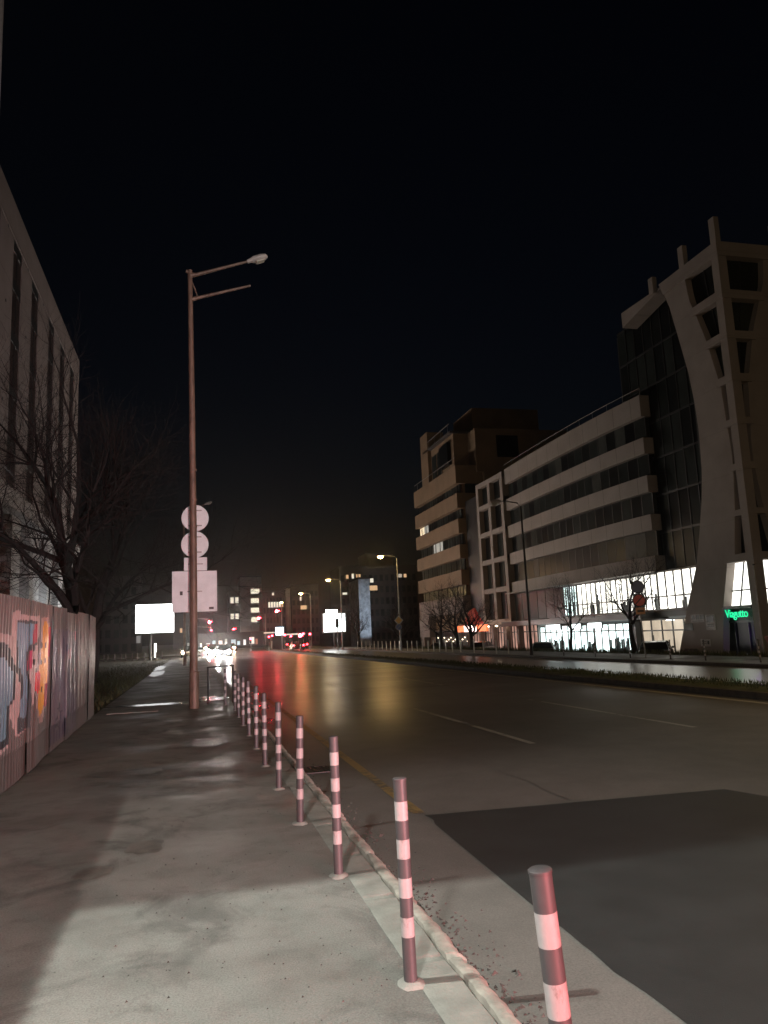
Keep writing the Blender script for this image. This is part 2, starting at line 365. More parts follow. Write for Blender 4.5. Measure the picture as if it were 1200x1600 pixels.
p = MB(); p.box((-.2, -.26, 0), (.2, -.22, .012)); p.box((-.2, .22, 0), (.2, .26, .012)); p.box((-.2, -.22, 0), (-.16, .22, .012)); p.box((.16, -.22, 0), (.2, .22, .012)); p.build('frame', MAT['darkmetal'], dg)
p = MB(); p.box((-.16, -.22, -.001), (.16, .22, .002)); p.build('pit', MAT['mullion'], dg)
p = MB()
for k in range(7): p.box((-.155+k*.047, -.22, .003), (-.13+k*.047, .22, .011))
p.build('bars', MAT['darkmetal'], dg)
# puddles, wet paving on the left walk
def blob(name, cx, cy, rx, ry, z, m, seed, n=40):
    b = MB(); vs = []
    for i in range(n):
        t = 2*math.pi*i/n; k = 1+.45*noise.noise((math.cos(t)*1.6, math.sin(t)*1.6, seed)); vs.append((cx+rx*k*math.cos(t), cy+ry*k*math.sin(t), z))
    b.add(vs, [tuple(range(n))]); return tag(b.build(name, m), kind='structure')
blob('puddle', -1.25, 22.6, 1.2, .33, .004, MAT['water'], 1); blob('puddle', .55, 23.5, .45, .8, .004, MAT['water'], 2)
blob('puddle', 1.7, 21.5, .28, 1.0, -.115, MAT['water'], 3); blob('puddle', 1.75, 26.5, .3, 1.4, -.115, MAT['water'], 4); blob('puddle', 1.62, 17.3, .2, .6, -.115, MAT['water'], 5)
blob('wet_path', -2.0, 47, .35, 4.5, .004, MAT['wetpave'], 7); blob('wet_path', -2.3, 57, .4, 5, .004, MAT['wetpave'], 8)
MAT['damp'] = mat('damp_dark_asphalt', (.13, .115, .10), .45, var=.5, scale=5, bmp=.4, bs=70)
blob('damp_patch', -.05, 9.9, 1.0, .22, .004, MAT['damp'], 11); blob('damp_patch', -.72, 6.3, .13, .16, .004, MAT['damp'], 12); blob('damp_patch', -.38, 6.9, .16, .22, .004, MAT['damp'], 13); blob('damp_patch', -.85, 10.9, .5, .3, .0045, MAT['damp'], 14); blob('damp_patch', .2, 13.5, .35, .5, .004, MAT['damp'], 15)
# grit and crumbled concrete in the gutter
rnd = random.Random(12); b = MB()
for _ in range(600):
    y = 2+abs(rnd.gauss(0, 4)); x = 1.40+abs(rnd.gauss(0, .12)); r = rnd.uniform(.003, .013)*(1.6 if rnd.random() < .06 else 1)
    q = [(x+rnd.uniform(-r, r)*1.3, y+rnd.uniform(-r, r)*1.3, -.12+k*r*.8) for k in (0, 0, 0, 1.2)]
    q[0] = (x-r, y-r, -.12); q[1] = (x+r, y-r*.7, -.12); q[2] = (x, y+r, -.12)
    b.add(q, [(0, 2, 1), (0, 1, 3), (1, 2, 3), (2, 0, 3)])
for _ in range(120):
    y = 3.5+abs(rnd.gauss(0, 2.5)); x = rnd.uniform(-.5, 1.0); r = rnd.uniform(.003, .008)
    b.add([(x-r, y-r, 0), (x+r, y-r*.7, 0), (x, y+r, 0), (x, y, r)], [(0, 2, 1), (0, 1, 3), (1, 2, 3), (2, 0, 3)])
tag(b.build('grit', MAT['gravel']), 'loose grit and crumbs of concrete along the near kerb', 'grit', None, 'stuff')
b = MB(); b.box((-2.05, 20.3, .0), (-.85, 21.1, .012)); tag(b.build('utility_cover', MAT['strip']), 'rectangular pale cover plate set in the pavement short of the puddle', 'manhole cover')

# ------------------------------------------------------------------ striped bollards along the near kerb
def bollard(name, loc, label, group, h=.93, r=.032, first='black', stripes=4, base=True, mats=None, lean=(0, 0)):
    root = empty(name, loc, label, 'bollard', group)
    u = h*.106; z = h-.107*h*1.05
    zs = [0]; ms = []
    # bottom dark tube, then white/dark bands up to a dark top
    edges = [0, .265]; k = .225
    seq = []
    for i in range(stripes):
        seq += [(k, k+.094, 1), (k+.094, k+.094+.094, 0)]; k += .188
    p = MB()
    p.tube([(0, 0, 0), (0, 0, .225*h)], r, 20, 0, cap=False)
    for a, c, m in seq: p.tube([(0, 0, a*h), (0, 0, min(c*h, h-.012))], r, 20, m, cap=False)
    p.tube([(0, 0, k*h), (0, 0, h-.012)], r, 20, 0, cap=False) if k*h < h-.012 else None
    p.build('post', mats or [MAT['black'], MAT['band']], root, smooth=True)
    c = MB(); c.tube([(0, 0, h-.012), (0, 0, h-.004), (0, 0, h)], [r*1.06, r*1.06, r*.9], 20); c.build('cap', MAT['black'], root, smooth=True)
    if base:
        c = MB(); vs = []; n = 18
        for i in range(n):
            t = 2*math.pi*i/n; k2 = 1+.25*noise.noise((math.cos(t)*2, math.sin(t)*2, loc[1])); vs.append((math.cos(t)*.07*k2, math.sin(t)*.085*k2, .0))
        top = [(x*.6, y*.6, .016) for x, y, _ in vs]; vs += top
        c.add(vs, [(i, (i+1) % n, n+(i+1) % n, n+i) for i in range(n)]+[tuple(range(n, 2*n))]); c.build('collar', MAT['strip'], root, smooth=True)
    root.rotation_euler = (lean[0], lean[1], 0)
    return root
ordn = ['nearest the camera', 'second from the camera', 'third from the camera', 'fourth from the camera', 'fifth from the camera', 'sixth from the camera', 'seventh from the camera', 'eighth from the camera', 'ninth from the camera', 'tenth from the camera', 'eleventh from the camera', 'last by the low rail']
ys = [2.12, 3.79, 5.55, 7.17, 8.86, 10.5, 12.2, 13.9, 15.6, 17.3, 19.0, 20.9]
xs = [1.005, .985, .965, .915, .905, .90, .92, .93, .93, .94, .95, .80]
leans = [(0, -.07), (0, -.012), (0, -.008), (.0, .02), (.0, .012), (0, .0), (.01, .008), (0, -.01), (.0, .012), (0, 0), (0, .01), (0, 0)]
for i in range(12):
    bollard('bollard', (xs[i], ys[i], 0), 'red-lit dark bollard with white bands on the near kerb, '+ordn[i], 'striped bollards along the near kerb', h=.93+(.03 if i == 0 else 0), lean=leans[i])
# low rail at the end of the row
r_ = empty('barrier_rail', (.35, 21.6, 0), 'low black rail across the pavement end behind the last striped bollards', 'barrier')
p = MB(); p.tube([(0, 0, .96), (.72, .03, .98)], .018, 8); p.build('rail', MAT['darkmetal'], r_)
for x in (0.03, .69): p = MB(); p.tube([(x, .02, 0 if x < .9 else -.12), (x, .02, .96)], .025, 8); p.build('post', MAT['darkmetal'], r_)

# ------------------------------------------------------------------ corrugated fence with graffiti
def inpoly(x, y, P):
    c = False; n = len(P)
    for i in range(n):
        (x1, y1), (x2, y2) = P[i], P[i-1]
        if (y1 > y) != (y2 > y) and x < (x2-x1)*(y-y1)/(y2-y1)+x1: c = not c
    return c
PAINT = [
 ((.34,.26,.25), [(10.3,2.1),(10.59,2.14),(10.83,2.08),(12.1,2.10),(12.0,1.98),(11.5,.60),(10.7,.55),(10.2,.9)]),
 ((.055,.06,.065), [(10.5,2.0),(11.85,2.03),(11.85,1.7),(11.35,1.5),(11.5,.95),(11.5,.6),(10.72,.58),(10.95,1.15),(10.55,1.4)]),
 ((.13,.205,.26), [(10.62,1.97),(11.7,1.98),(11.66,1.78),(11.2,1.58),(11.36,.99),(11.29,.74),(10.84,.78),(11.06,1.15),(10.95,1.36),(10.68,1.46)]),
 ((.30,.05,.07), [(11.62,1.98),(11.88,1.99),(11.8,1.72),(11.6,1.7)]), ((.30,.06,.10), [(11.3,1.55),(11.6,1.68),(11.5,1.38),(11.3,1.35)]),
 ((.27,.21,.20), [(9.0,1.85),(10.45,1.8),(10.5,1.5),(10.2,.5),(9.0,.4)]),
 ((.03,.035,.04), [(9.0,1.75),(10.1,1.7),(10.55,1.42),(10.5,1.03),(10.2,.95),(10.2,.54),(9.0,.45)]),
 ((.11,.18,.225), [(9.0,1.6),(9.9,1.55),(10.4,1.36),(10.4,1.05),(10.08,.95),(10.05,.62),(9.0,.58)]),
 ((.29,.19,.17), [(12.25,2.08),(12.9,2.12),(13.2,1.98),(13.3,1.3),(13.1,.85),(12.66,.56),(12.2,.58),(11.9,.85),(11.9,1.36),(12.1,1.6)]),
 ((.55,.25,.03), [(12.45,2.03),(12.82,2.05),(13.12,1.93),(13.15,1.32),(13.04,.92),(12.63,.76),(12.3,.66),(12.05,.82),(12.07,1.35)]),
 ((.42,.035,.05), [(13.08,1.97),(13.29,1.97),(13.28,1.52),(13.08,1.52)]),
 ((.42,.03,.035), [(11.70,1.30),(11.95,1.32),(12.2,1.27),(12.22,1.05),(11.96,1.02),(11.75,1.07)]),
 ((.28,.035,.05), [(12.82,1.11),(13.14,1.11),(13.08,.76),(12.8,.78)]),
]
DOTS = [(12.24,1.69),(12.76,1.69),(12.21,1.44),(12.72,1.45),(12.45,1.04),(11.62,1.46)]
def paint_at(y, z):
    base = Vector((.105, .095, .09)); n1 = noise.noise((y*1.3, z*.6, 1)); n2 = noise.noise((y*9, z*1.5, 4)); n3 = noise.noise((y*30, z*18, 8))
    c = base*(1+.25*n1+.18*n2+.10*n3)
    if 13.45 < y < 16.75 and .12 < z < 1.95:
        k = max(0, min(1, .55+.9*noise.noise((y*1.6, z*1.1, 11)))); k2 = noise.noise((y*5, z*2.2, 21))
        c = c.lerp(Vector((.10, .09, .15)), k*.65)
        if k2 > .22: c = c.lerp(Vector((.03, .028, .055)), .8)
        if k2 < -.38 and z > 1.2: c = c.lerp(Vector((.42, .10, .14)), .6)
    if y > 16.8:
        if noise.noise((y*4, z*3.5, 31)) > .42: c = c*.45
    if 15.9 < y < 16.75 and .2 < z < 2.3 and noise.noise((y*6, z*.8, 41)) > .05: c = c*.35
    yy = y+.03*noise.noise((z*6, y*3, 2)); zz = z+.02*noise.noise((y*6, z*5, 3))
    for q, P in PAINT:
        if inpoly(yy, zz, P): c = Vector(q)*(1+.2*n2+.12*n3)
    for dy, dz in DOTS:
        if ((yy-dy)/.085)**2+((zz-dz)/.045)**2 < 1: c = Vector((.02, .018, .018))
    for (a0, a1, b0, b1) in ((13.85, 14.6, .30, .34), (14.0, 14.25, .42, .47), (14.1, 14.7, .58, .61), (14.3, 14.4, .62, .72)):
        if a0 < yy < a1 and b0 < zz+.05*math.sin(yy*7) < b1: c = Vector((.03, .028, .04))
    return c*(.82 if z < .5 else 1) if False else c
fm, t, bb = nodes('painted_corrugated_sheet')
at = N(t, 'ShaderNodeVertexColor', layer_name='paint'); t.links.new(at.outputs[0], bb.inputs['Base Color']); bb.inputs['Roughness'].default_value = .42
bb.inputs['Specular IOR Level'].default_value = .45
bump(t, bb, noise_tex(t, 9, 4), .2, .01)
fence = empty('graffiti_fence', (-2.2, 0, 0), 'tall corrugated metal hoarding covered in graffiti beside the pavement', 'fence')
def fence_panel(y0, y1, x0, x1, h0, h1, base, fine, k):
    b = MB(); ny = int((y1-y0)/((.009 if y1 < 13.5 else .022) if fine else .05)); nz = (170 if y1 < 13.5 else 90) if fine else 24; vs = []; fs = []; cols = []
    for j in range(nz+1):
        for i in range(ny+1):
            f = i/ny; y = y0+(y1-y0)*f; h = h0+(h1-h0)*f; z = base+(h-base)*j/nz
            ph = (y*6.2) % 1; prof = .012*min(1, max(-1, 2.2*math.sin(2*math.pi*ph)))
            bulge = .03*noise.noise((y*.8, z*.9, k)); 
            x = x0+(x1-x0)*f+prof*(1 if z > .42+.0 else .35)+bulge
            vs.append((x+2.2, y, z)); cols.append((*paint_at(y, z), 1) if fine else (.105, .095, .09, 1))
    for j in range(nz):
        for i in range(ny): a = j*(ny+1)+i; fs.append((a, a+1, a+ny+2, a+ny+1))
    b.add(vs, fs); o = b.build('panel', fm, fence, smooth=True)
    ca = o.data.color_attributes.new('paint', 'FLOAT_COLOR', 'POINT'); ca.data.foreach_set('color', [q for c in cols for q in c])
    return o
edges = [-8, -4, 0, 3, 5, 7, 9.4, 11.4, 13.42, 15.0, 16.78, 18.6, 20.2]
for k in range(12):
    y0, y1 = edges[k], edges[k+1]
    fx = lambda y: -2.13-(y-9.9)*.019 if y > 9 else -2.13
    off = .02*(k % 2); h = 2.27+.02*((k*7) % 3)+(.05 if k >= 10 else 0)
    fence_panel(y0-.01, y1+.01, fx(y0)+off, fx(y1)-off*.5, h, h+.03-.05*(k == 11), .02, y1 > 9, k)
for k in range(3, 13):
    p = MB(); p.box((-.14, edges[k]-.07, 0), (-.035, edges[k]+.07, 2.2)); q = p.build('fence_post', MAT['darkmetal'], fence); q.location.x = (-2.13-(edges[k]-9.9)*.019 if edges[k] > 9 else -2.13)+2.2-.02

# ------------------------------------------------------------------ street lamps
def near_lamp(loc, label, lit_=False):
    root = empty('street_lamp', loc, label, 'street lamp', 'old rusty street lamps on the near pavement')
    p = MB(); p.tube([(0, 0, 0), (.01, 0, .9), (0, 0, .92), (0, 0, 4.4), (-.02, 0, 8), (-.06, 0, 11.75)], [.125, .12, .098, .092, .078, .062], 16)
    for z in (4.6, 5.3, 6.1): p.tube([(0, 0, z), (0, 0, z+.05)], .10, 16)
    p.build('pole', MAT['steel'], root, smooth=True)
    p = MB(); p.tube([(-.16, 0, 11.72), (-.06, 0, 11.68)], .05, 8); p.tube([(-.06, 0, 11.6), (.12, 0, 11.64), (1.55, 0, 12.15)], [.075, .05, .035], 10); p.build('arm', MAT['steel'], root, smooth=True)
    p = MB(); p.tube([(-.02, 0, 10.9), (.2, 0, 10.98), (1.58, 0, 11.42)], [.06, .045, .032], 10); p.tube([(-.03, 0, 11.5), (.14, 0, 11.0)], .018, 6); p.build('lower_arm', MAT['steel'], root, smooth=True)
    d = Vector((1.43, 0, .51)).normalized(); o_ = Vector((1.5, 0, 12.13)); q = Vector((-d.z, 0, d.x))
    p = MB(); rr = []
    for f, wd, hu, hd in ((0, .05, .05, .05), (.12, .09, .08, .05), (.2, .15, .10, .07), (.42, .17, .10, .09), (.55, .13, .075, .06), (.6, .05, .03, .03)):
        c = o_+d*f; ring = []
        for k in range(12):
            a = 2*math.pi*k/12; s_ = math.sin(a); ring.append(c+Vector((0, math.cos(a)*wd, 0))+q*(s_*(hu if s_ > 0 else hd)))
        rr.append(ring)
    vs = [v for r in rr for v in r]; fs = [(i*12+k, i*12+(k+1) % 12, (i+1)*12+(k+1) % 12, (i+1)*12+k) for i in range(5) for k in range(12)]+[tuple(range(11, -1, -1)), tuple(60+k for k in range(12))]
    p.add(vs, fs); hd_ = p.build('lamp_head', MAT['lamphead'], root, smooth=True)
    p = MB(); c = o_+d*.36-q*.088
    p.hexa([c-d*.11+Vector((0, -.09, 0))-q*.02, c+d*.11+Vector((0, -.09, 0))-q*.02, c+d*.11+Vector((0, .09, 0))-q*.02, c-d*.11+Vector((0, .09, 0))-q*.02], [c-d*.13+Vector((0, -.11, 0)), c+d*.13+Vector((0, -.11, 0)), c+d*.13+Vector((0, .11, 0)), c-d*.13+Vector((0, .11, 0))])
    p.build('lens', MAT['lampglass'], hd_)
    return root
nl = near_lamp((.01, 20.46, 0), 'rusty street lamp with two arms on the near pavement carrying four sign backs')
o = copy_tree(nl); o.location = (-.62, 60, 0); tag(o, 'rusty street lamp farther along the near pavement, half hidden by the sign backs')
# road signs seen from behind
def sign_back(name, label, shape, cx, cz, sx, sz, y=20.56, group='sign backs on the near lamp pole'):
    root = empty(name, (cx, y, cz), label, 'road sign', group)
    p = MB()
    if shape == 'round':
        p.disc((0, 0, 0), (0, 1, 0), sx/2, .012, 40); p.build('plate', MAT['signback'], root)
        for z in (-.2, .2): p = MB(); p.box((-.17, -.035, z-.015), (.17, -.008, z+.015)); p.build('bracket', MAT['steel2'], root)
        p = MB(); p.tube([(sx/2*math.cos(a*.0785), -.004, sx/2*math.sin(a*.0785)) for a in range(81)], .010, 6); p.build('rim', MAT['signback'], root)
    else:
        p.box((-sx/2, -.006, -sz/2), (sx/2, .006, sz/2)); p.build('plate', MAT['signback'], root, bev=.004)
        p = MB()
        for a, c in (((-sx/2, -.02, -sz/2), (sx/2, -.006, -sz/2+.015)), ((-sx/2, -.02, sz/2-.015), (sx/2, -.006, sz/2)), ((-sx/2, -.02, -sz/2+.015), (-sx/2+.015, -.006, sz/2-.015)), ((sx/2-.015, -.02, -sz/2+.015), (sx/2, -.006, sz/2-.015))): p.box(a, c)
        p.build('rim', MAT['signback'], root)
        p = MB(); p.box((-.19, -.035, -.012), (.19, -.008, .012)); p.build('bracket', MAT['steel2'], root)
        if sx > 1:
            p = MB(); p.box((-.37, -.009, -.09), (-.30, -.0065, .01)); p.build('sticker', MAT['darkmetal'], root); p = MB(); p.box((.36, -.009, -.47), (.48, -.0065, -.41)); p.build('sticker', MAT['darkmetal'], root)
    return root
sign_back('round_sign', 'round sign back, upper of the two discs on the rusty lamp pole', 'round', .06, 4.86, .68, .68)
sign_back('round_sign', 'round sign back, lower of the two discs on the rusty lamp pole', 'round', .05, 4.16, .68, .68)
sign_back('rectangular_sign', 'small rectangular sign back under the two discs on the pole', 'sq', .065, 3.65, .58, .34)
sign_back('rectangular_sign', 'large square sign back with stickers, lowest on the rusty pole', 'sq', .04, 2.94, 1.13, 1.05)

def far_lamp(loc, label, lit_, power=0):
    root = empty('street_lamp', loc, label, 'street lamp', 'tall street lamps on the far pavement')
    p = MB(); p.tube([(0, 0, 0), (0, 0, 1.0), (0, 0, 1.02), (0, 0, 5), (-.02, 0, 9.3)], [.11, .105, .085, .075, .055], 12); p.build('pole', MAT['darkmetal'] if not lit_ else MAT['steel2'], root, smooth=True)
    p = MB(); p.tube([(-.02, 0, 9.25), (-.25, 0, 9.5), (-1.0, 0, 9.62), (-1.5, 0, 9.6)], [.045, .04, .035, .03], 8); p.build('arm', MAT['steel2'], root, smooth=True)
    p = MB(); p.tube([(-1.35, 0, 9.62), (-1.5, 0, 9.62), (-1.8, 0, 9.6), (-2.05, 0, 9.58)], [.05, .12, .14, .07], 10); hd = p.build('lamp_head', MAT['lamphead'], root, smooth=True)
    p = MB(); n = 12
    for f, rr, zz in ((0, .16, 9.52),): 
        vs = []; 
        for i in range(5):
            a = math.pi/2*i/4
            for k in range(n): vs.append((-1.75+math.cos(a)*.27*math.cos(2*math.pi*k/n), math.cos(a)*.2*math.sin(2*math.pi*k/n), 9.52-math.sin(a)*.2))
        p.add(vs, [(i*n+k, i*n+(k+1) % n, (i+1)*n+(k+1) % n, (i+1)*n+k) for i in range(4) for k in range(n)])
    p.build('lens', MAT['sodium'] if lit_ else MAT['lampglass'], hd, smooth=True)
    if lit_: lamp('POINT', 'lamp_light', (-1.75, 0, 9.3), power, (1, .66, .28), root, .15)
    return root
far_lamp((20.2, 44.6, 0), 'unlit tall street lamp in front of the shop windows', False)
far_lamp((20.3, 76, 0), 'lit street lamp with the diamond sign on its pole', True, 520)
far_lamp((20.0, 106, 0), 'lit street lamp standing behind the glowing poster board', True, 700)
far_lamp((20.3, 137, 0), 'lit street lamp left of the glowing poster board', True, 1200)
far_lamp((20.3, 168, 0), 'distant lit street lamp beyond the red signals', True, 900)
far_lamp((20.3, 14.5, 0), 'lit street lamp just outside the picture near the hourglass tower', True, 900)
far_lamp((20.3, -17, 0), 'lit street lamp behind the camera on the far pavement', True, 2600)

# ------------------------------------------------------------------ floodlights behind the fence
mast = empty('floodlight_mast', (-7.5, 4.8, 0), 'floodlight mast behind the corrugated hoarding', 'floodlight')
p = MB(); p.tube([(0, 0, 0), (0, 0, 11)], [.09, .06], 12); p.build('pole', MAT['steel2'], mast, smooth=True)
p = MB(); p.tube([(-.1, -.5, 10.9), (-.1, .9, 10.9)], .03, 8); p.build('crossbar', MAT['steel2'], mast)
def flood(yl, cut, power, c, rad):
    L = Vector((.4, yl, 10.6))
    p = MB(); p.box((L.x-.18, L.y-.2, 10.62), (L.x+.12, L.y+.2, 10.8)); h = p.build('floodlight_head', MAT['darkmetal'], mast)
    ly = 4.8+L.y; t_ = .85; ye = ly+(cut-ly)*t_/10.6-4.8
    p = MB(); p.box((L.x-.3, ye, 10.6-t_), (L.x+.70, ye+.01, 10.66)); p.build('visor', MAT['darkmetal'], h)  # unseen plate added to cut the beam off across the pavement
    fl = lamp('AREA', 'flood_light', L, power, c, mast); fl.data.shape = 'RECTANGLE'; fl.data.size = .34; fl.data.size_y = rad*2
    n_ = math.hypot(.72, 1); fl.matrix_local = Matrix(((1/n_, 0, -.72/n_, L.x), (0, 1, 0, L.y), (.72/n_, 0, 1/n_, L.z), (0, 0, 0, 1)))
flood(-.1, 5.44, 2350, (.93, 1, .91), .006)
flood(.35, 9.6, 680, (1, .94, .86), .05)

pl_ = empty('fill_lamp', (-1.4, -1.3, 0), 'unseen fill lamp added behind the camera beside the hoarding', 'street lamp')  # unseen lamp added to fill the shaded pavement by the hoarding
p = MB(); p.tube([(0, 0, 0), (0, 0, 3.9)], [.07, .05], 10); p.build('pole', MAT['steel2'], pl_, smooth=True)
p = MB(); p.tube([(0, 0, 4.35), (0, 0, 4.4), (0, 0, 4.5)], [.3, .3, .08], 16); p.build('lamp_cap', MAT['darkmetal'], pl_, smooth=True)
p = MB(); p.tube([(0, 0, 3.9), (0, 0, 4.0)], [.05, .12], 12); p.build('collar', MAT['darkmetal'], pl_, smooth=True)
lamp('POINT', 'lamp_light', (0, 0, 4.18), 1850, (1, .98, .92), pl_, .16)

# ------------------------------------------------------------------ vehicles
def car(loc, rz, label, paintcol, lens=None, tail=None, group=None, van=False, name='parked_car', wagon=False):
    root = empty(name, loc, label, 'car', group, rz)
    m = mat(name+'_paint', paintcol, .25, .2, var=.05, spec=.6)
    L, W = 4.3, 1.76
    # side profile (y forward, z), lower body with wheel arches left to the wheels
    prof = [(-2.15, .35), (-2.13, .62), (-2.05, .85), (-1.5, .93), (.85, .95), (1.6, .86), (2.05, .72), (2.15, .5), (2.12, .3), (1.7, .22), (-1.7, .22)]
    b = MB(); n = len(prof)
    rows = []
    for x, s in ((-W/2, .93), (-W/2+.06, 1), (W/2-.06, 1), (W/2, .93)):
        rows.append([(x, y*(1 if s == 1 else .975), .22+(z-.22)*(1 if s == 1 else .94)+(0 if s == 1 else .02)) for y, z in prof])
    vs = [v for r in rows for v in r]
    fs = [(i*n+k, (i+1)*n+k, (i+1)*n+(k+1) % n, i*n+(k+1) % n) for i in range(3) for k in range(n)]
    fs += [tuple(range(n)), tuple(3*n+k for k in range(n-1, -1, -1))]
    b.add(vs, fs)
    gh = [(-1.95 if wagon else -1.75, .92), (-1.75 if wagon else -1.15, 1.36), (-.6, 1.43), (.25, 1.40), (1.15, .93)]
    ro = [(p_[0]*.97, p_[1]) for p_ in gh]
    roof = [(-W/2+.2, y, z+.004) for y, z in ro[1:4]]+[(W/2-.2, y, z+.004) for y, z in ro[1:4]]
    b.add(roof+[(x, y, z-.03) for x, y, z in roof], [(0, 1, 4, 3), (1, 2, 5, 4), (6, 9, 10, 7), (7, 10, 11, 8), (0, 3, 9, 6), (2, 8, 11, 5), (0, 6, 7, 1), (1, 7, 8, 2), (3, 4, 10, 9), (4, 5, 11, 10)])
    for sx in (-1, 1):      # pillars
        for k in range(4):
            if k in (1, 2): continue
            a, c = gh[k], gh[k+1]; xa = sx*(W/2-.05 if a[1] < 1 else W/2-.2); xc = sx*(W/2-.05 if c[1] < 1 else W/2-.2)
            b.tube([(xa, a[0], a[1]), (xc, c[0], c[1])], .035, 6)
        b.tube([(sx*(W/2-.05), -.3, .93), (sx*(W/2-.2), -.3, 1.42)], .03, 6)
    body = b.build('body', m, root, smooth=True)
    g = MB(); gv = []
    for x in (-1, 1):
        for y, z in gh: gv.append((x*(W/2-.06 if z < 1 else W/2-.215), y*.99, z-.006))
    g.add(gv, [(0, 1, 2, 3, 4), (9, 8, 7, 6, 5), (0, 5, 6, 1), (3, 8, 9, 4), (1, 6, 7, 2), (2, 7, 8, 3)]); g.build('window', G_[0], root)
    for sx in (-1, 1):
        for y in (-1.32, 1.32):
            q = MB(); q.tube([(sx*(W/2-.2), y, .31), (sx*(W/2-.02), y, .31), (sx*(W/2+.01), y, .31)], [.31, .31, .27], 20); wv = q.build('wheel', MAT['rubber'], root, smooth=True)
            q = MB(); q.tube([(sx*(W/2), y, .31), (sx*(W/2+.016), y, .31)], [.2, .17], 14); q.build('rim', MAT['rim'], wv)
        q = MB(); q.tube([(sx*.62, 2.0, .66), (sx*.62, 2.19, .65)], [.15, .13], 12); q.build('headlight', lens or MAT['offlens'], root)
        q = MB(); q.box((sx*.74-.12, -2.2, .66), (sx*.74+.12, -2.05, .86)); q.build('taillight', tail or MAT['taildim'], root)
        q = MB(); q.box((sx*(W/2+.07)-.07, .72, .92), (sx*(W/2+.07)+.07, .86, 1.05)); q.build('mirror', m, root, bev=.02)
    return root
on = 'cars coming towards the camera with headlights on'
for x, y, lb, ln, c in ((3.3, 92, 'car with dazzling headlights nearest in the near lane', 'head', (.1, .1, .11)), (2.6, 108, 'car with dazzling headlights second in the near lane', 'head', (.2, .2, .2)), (3.4, 126, 'car with dazzling headlights third in the near lane', 'head', (.05, .05, .05)),
    (3.6, 117, 'car with headlights on between the second and third of the near lane', 'head', (.1, .1, .1)), (3.1, 140, 'car with headlights on fourth in the near lane', 'head', (.1, .1, .1)),
    (6.6, 146, 'car with orange tinted headlights in the middle lane', 'headwarm', (.1, .03, .03)), (3.0, 160, 'car with headlights far back in the near lane', 'headwarm', (.1, .1, .1)), (-.6, 101, 'car with headlights on in the cross street left of the lamp pole', 'headwarm', (.08, .08, .08))):
    car((x, y, -.12), math.pi, lb, c, MAT[ln], None, on, name='oncoming_car')
gb = 'cars driving away on the far carriageway'
car((15.2, 118, -.12), 0, 'dark car with red tail lights waiting on the far carriageway', (.03, .03, .03), None, MAT['tail'], gb, name='car')
car((17.6, 131, -.12), 0, 'second car with red tail lights ahead on the far carriageway', (.03, .03, .03), None, MAT['tail'], gb, name='car')
car((16.5, 150, -.12), 0, 'third car with red tail lights farthest on the far carriageway', (.03, .03, .03), None, MAT['tail'], gb, name='car')
pk = 'cars parked on the forecourt across the road'
car((27.6, 58.5, -.9), R(-28), 'silver estate car parked in front of the left end of the bright shops', (.35, .35, .34), None, None, pk, wagon=True)
car((28.2, 43.6, -.9), R(-38), 'black car parked before the bright shop windows behind the thick tree', (.012, .012, .012), None, None, pk)
car((29, 76, -.9), R(-40), 'pale car parked near the pink lit shop', (.4, .36, .33), None, None, pk)
car((27.6, 84, -.9), R(-60), 'dark car parked under the orange sign', (.04, .04, .04), None, None, pk)
# traffic that has passed the camera: red tail lights and white headlights shine along the street from behind
pc = car((5.5, -9, -.12), math.pi, 'car that has just passed the camera with red tail lights on', (.06, .06, .06), None, MAT['tail'], name='car')
for sx in (-.7, .7): lamp('SPOT', 'tail_light_glow', (sx, -2.35, .8), 4700, (1, .09, .105), pc, .12, (.42, -.90, .05), 58, .85)
pc = car((16.2, -26, -.12), 0, 'car approaching from behind the camera with dipped headlights', (.1, .1, .1), emit('dipped_headlamp_lens', (1, .95, .9), 8), None, name='car')
for sx in (-.62, .62): lamp('SPOT', 'headlight_beam', (sx, 2.3, .7), 21000, (.96, .98, 1), pc, .1, (-.38, 1, .09), 42, .95)

# ------------------------------------------------------------------ bare trees
def tree(loc, label, h, r0, seed, spread=.75, group=None, levels=5, lean=(0, 0), low=.3, name='bare_tree'):
    rnd = random.Random(seed); root = empty(name, loc, label, 'tree', group)
    tr = MB(); cr = MB()
    def limb(p, d, L, r, lv):
        n = 5 if lv < 2 else 3; pts = [p.copy()]; rad = [r]
        for i in range(n):
            d = (d+Vector((rnd.uniform(-1, 1), rnd.uniform(-1, 1), rnd.uniform(-.5, .8)))*(.16+.05*lv)).normalized()
            pts.append(pts[-1]+d*L/n); rad.append(r*(1-.62*(i+1)/n))
        (tr if lv <= 1 else cr).tube(pts, rad, 8 if lv == 0 else (5 if lv < 3 else 3), cap=False)
        if lv >= levels: return
        k = (6, 5, 5, 4, 3, 2)[lv]
        for j in range(k):
            f = rnd.uniform(low if lv == 0 else .25, 1); i = min(n-1, int(f*n)); q = pts[i].lerp(pts[i+1], f*n-i)
            ax = (pts[i+1]-pts[i]).normalized(); o = ax.orthogonal().normalized(); o.rotate(Matrix.Rotation(rnd.uniform(0, 6.28), 3, ax))
            nd = (ax*(1-spread*.6)+o*spread*rnd.uniform(.7, 1.2)+Vector((0, 0, .18))).normalized()
            limb(q, nd, L*rnd.uniform(.5, .75), max(.004, rad[i]*rnd.uniform(.45, .65)), lv+1)
        limb(pts[-1], d, L*.6, rad[-1], lv+1)
    limb(Vector((0, 0, 0)), Vector((lean[0], lean[1], 1)).normalized(), h*.5, r0, 0)
    tr.build('trunk', MAT['bark'], root, smooth=True); cr.build('crown', MAT['bark'], root, smooth=True)
    return root
lt = 'bare trees behind the graffiti fence'
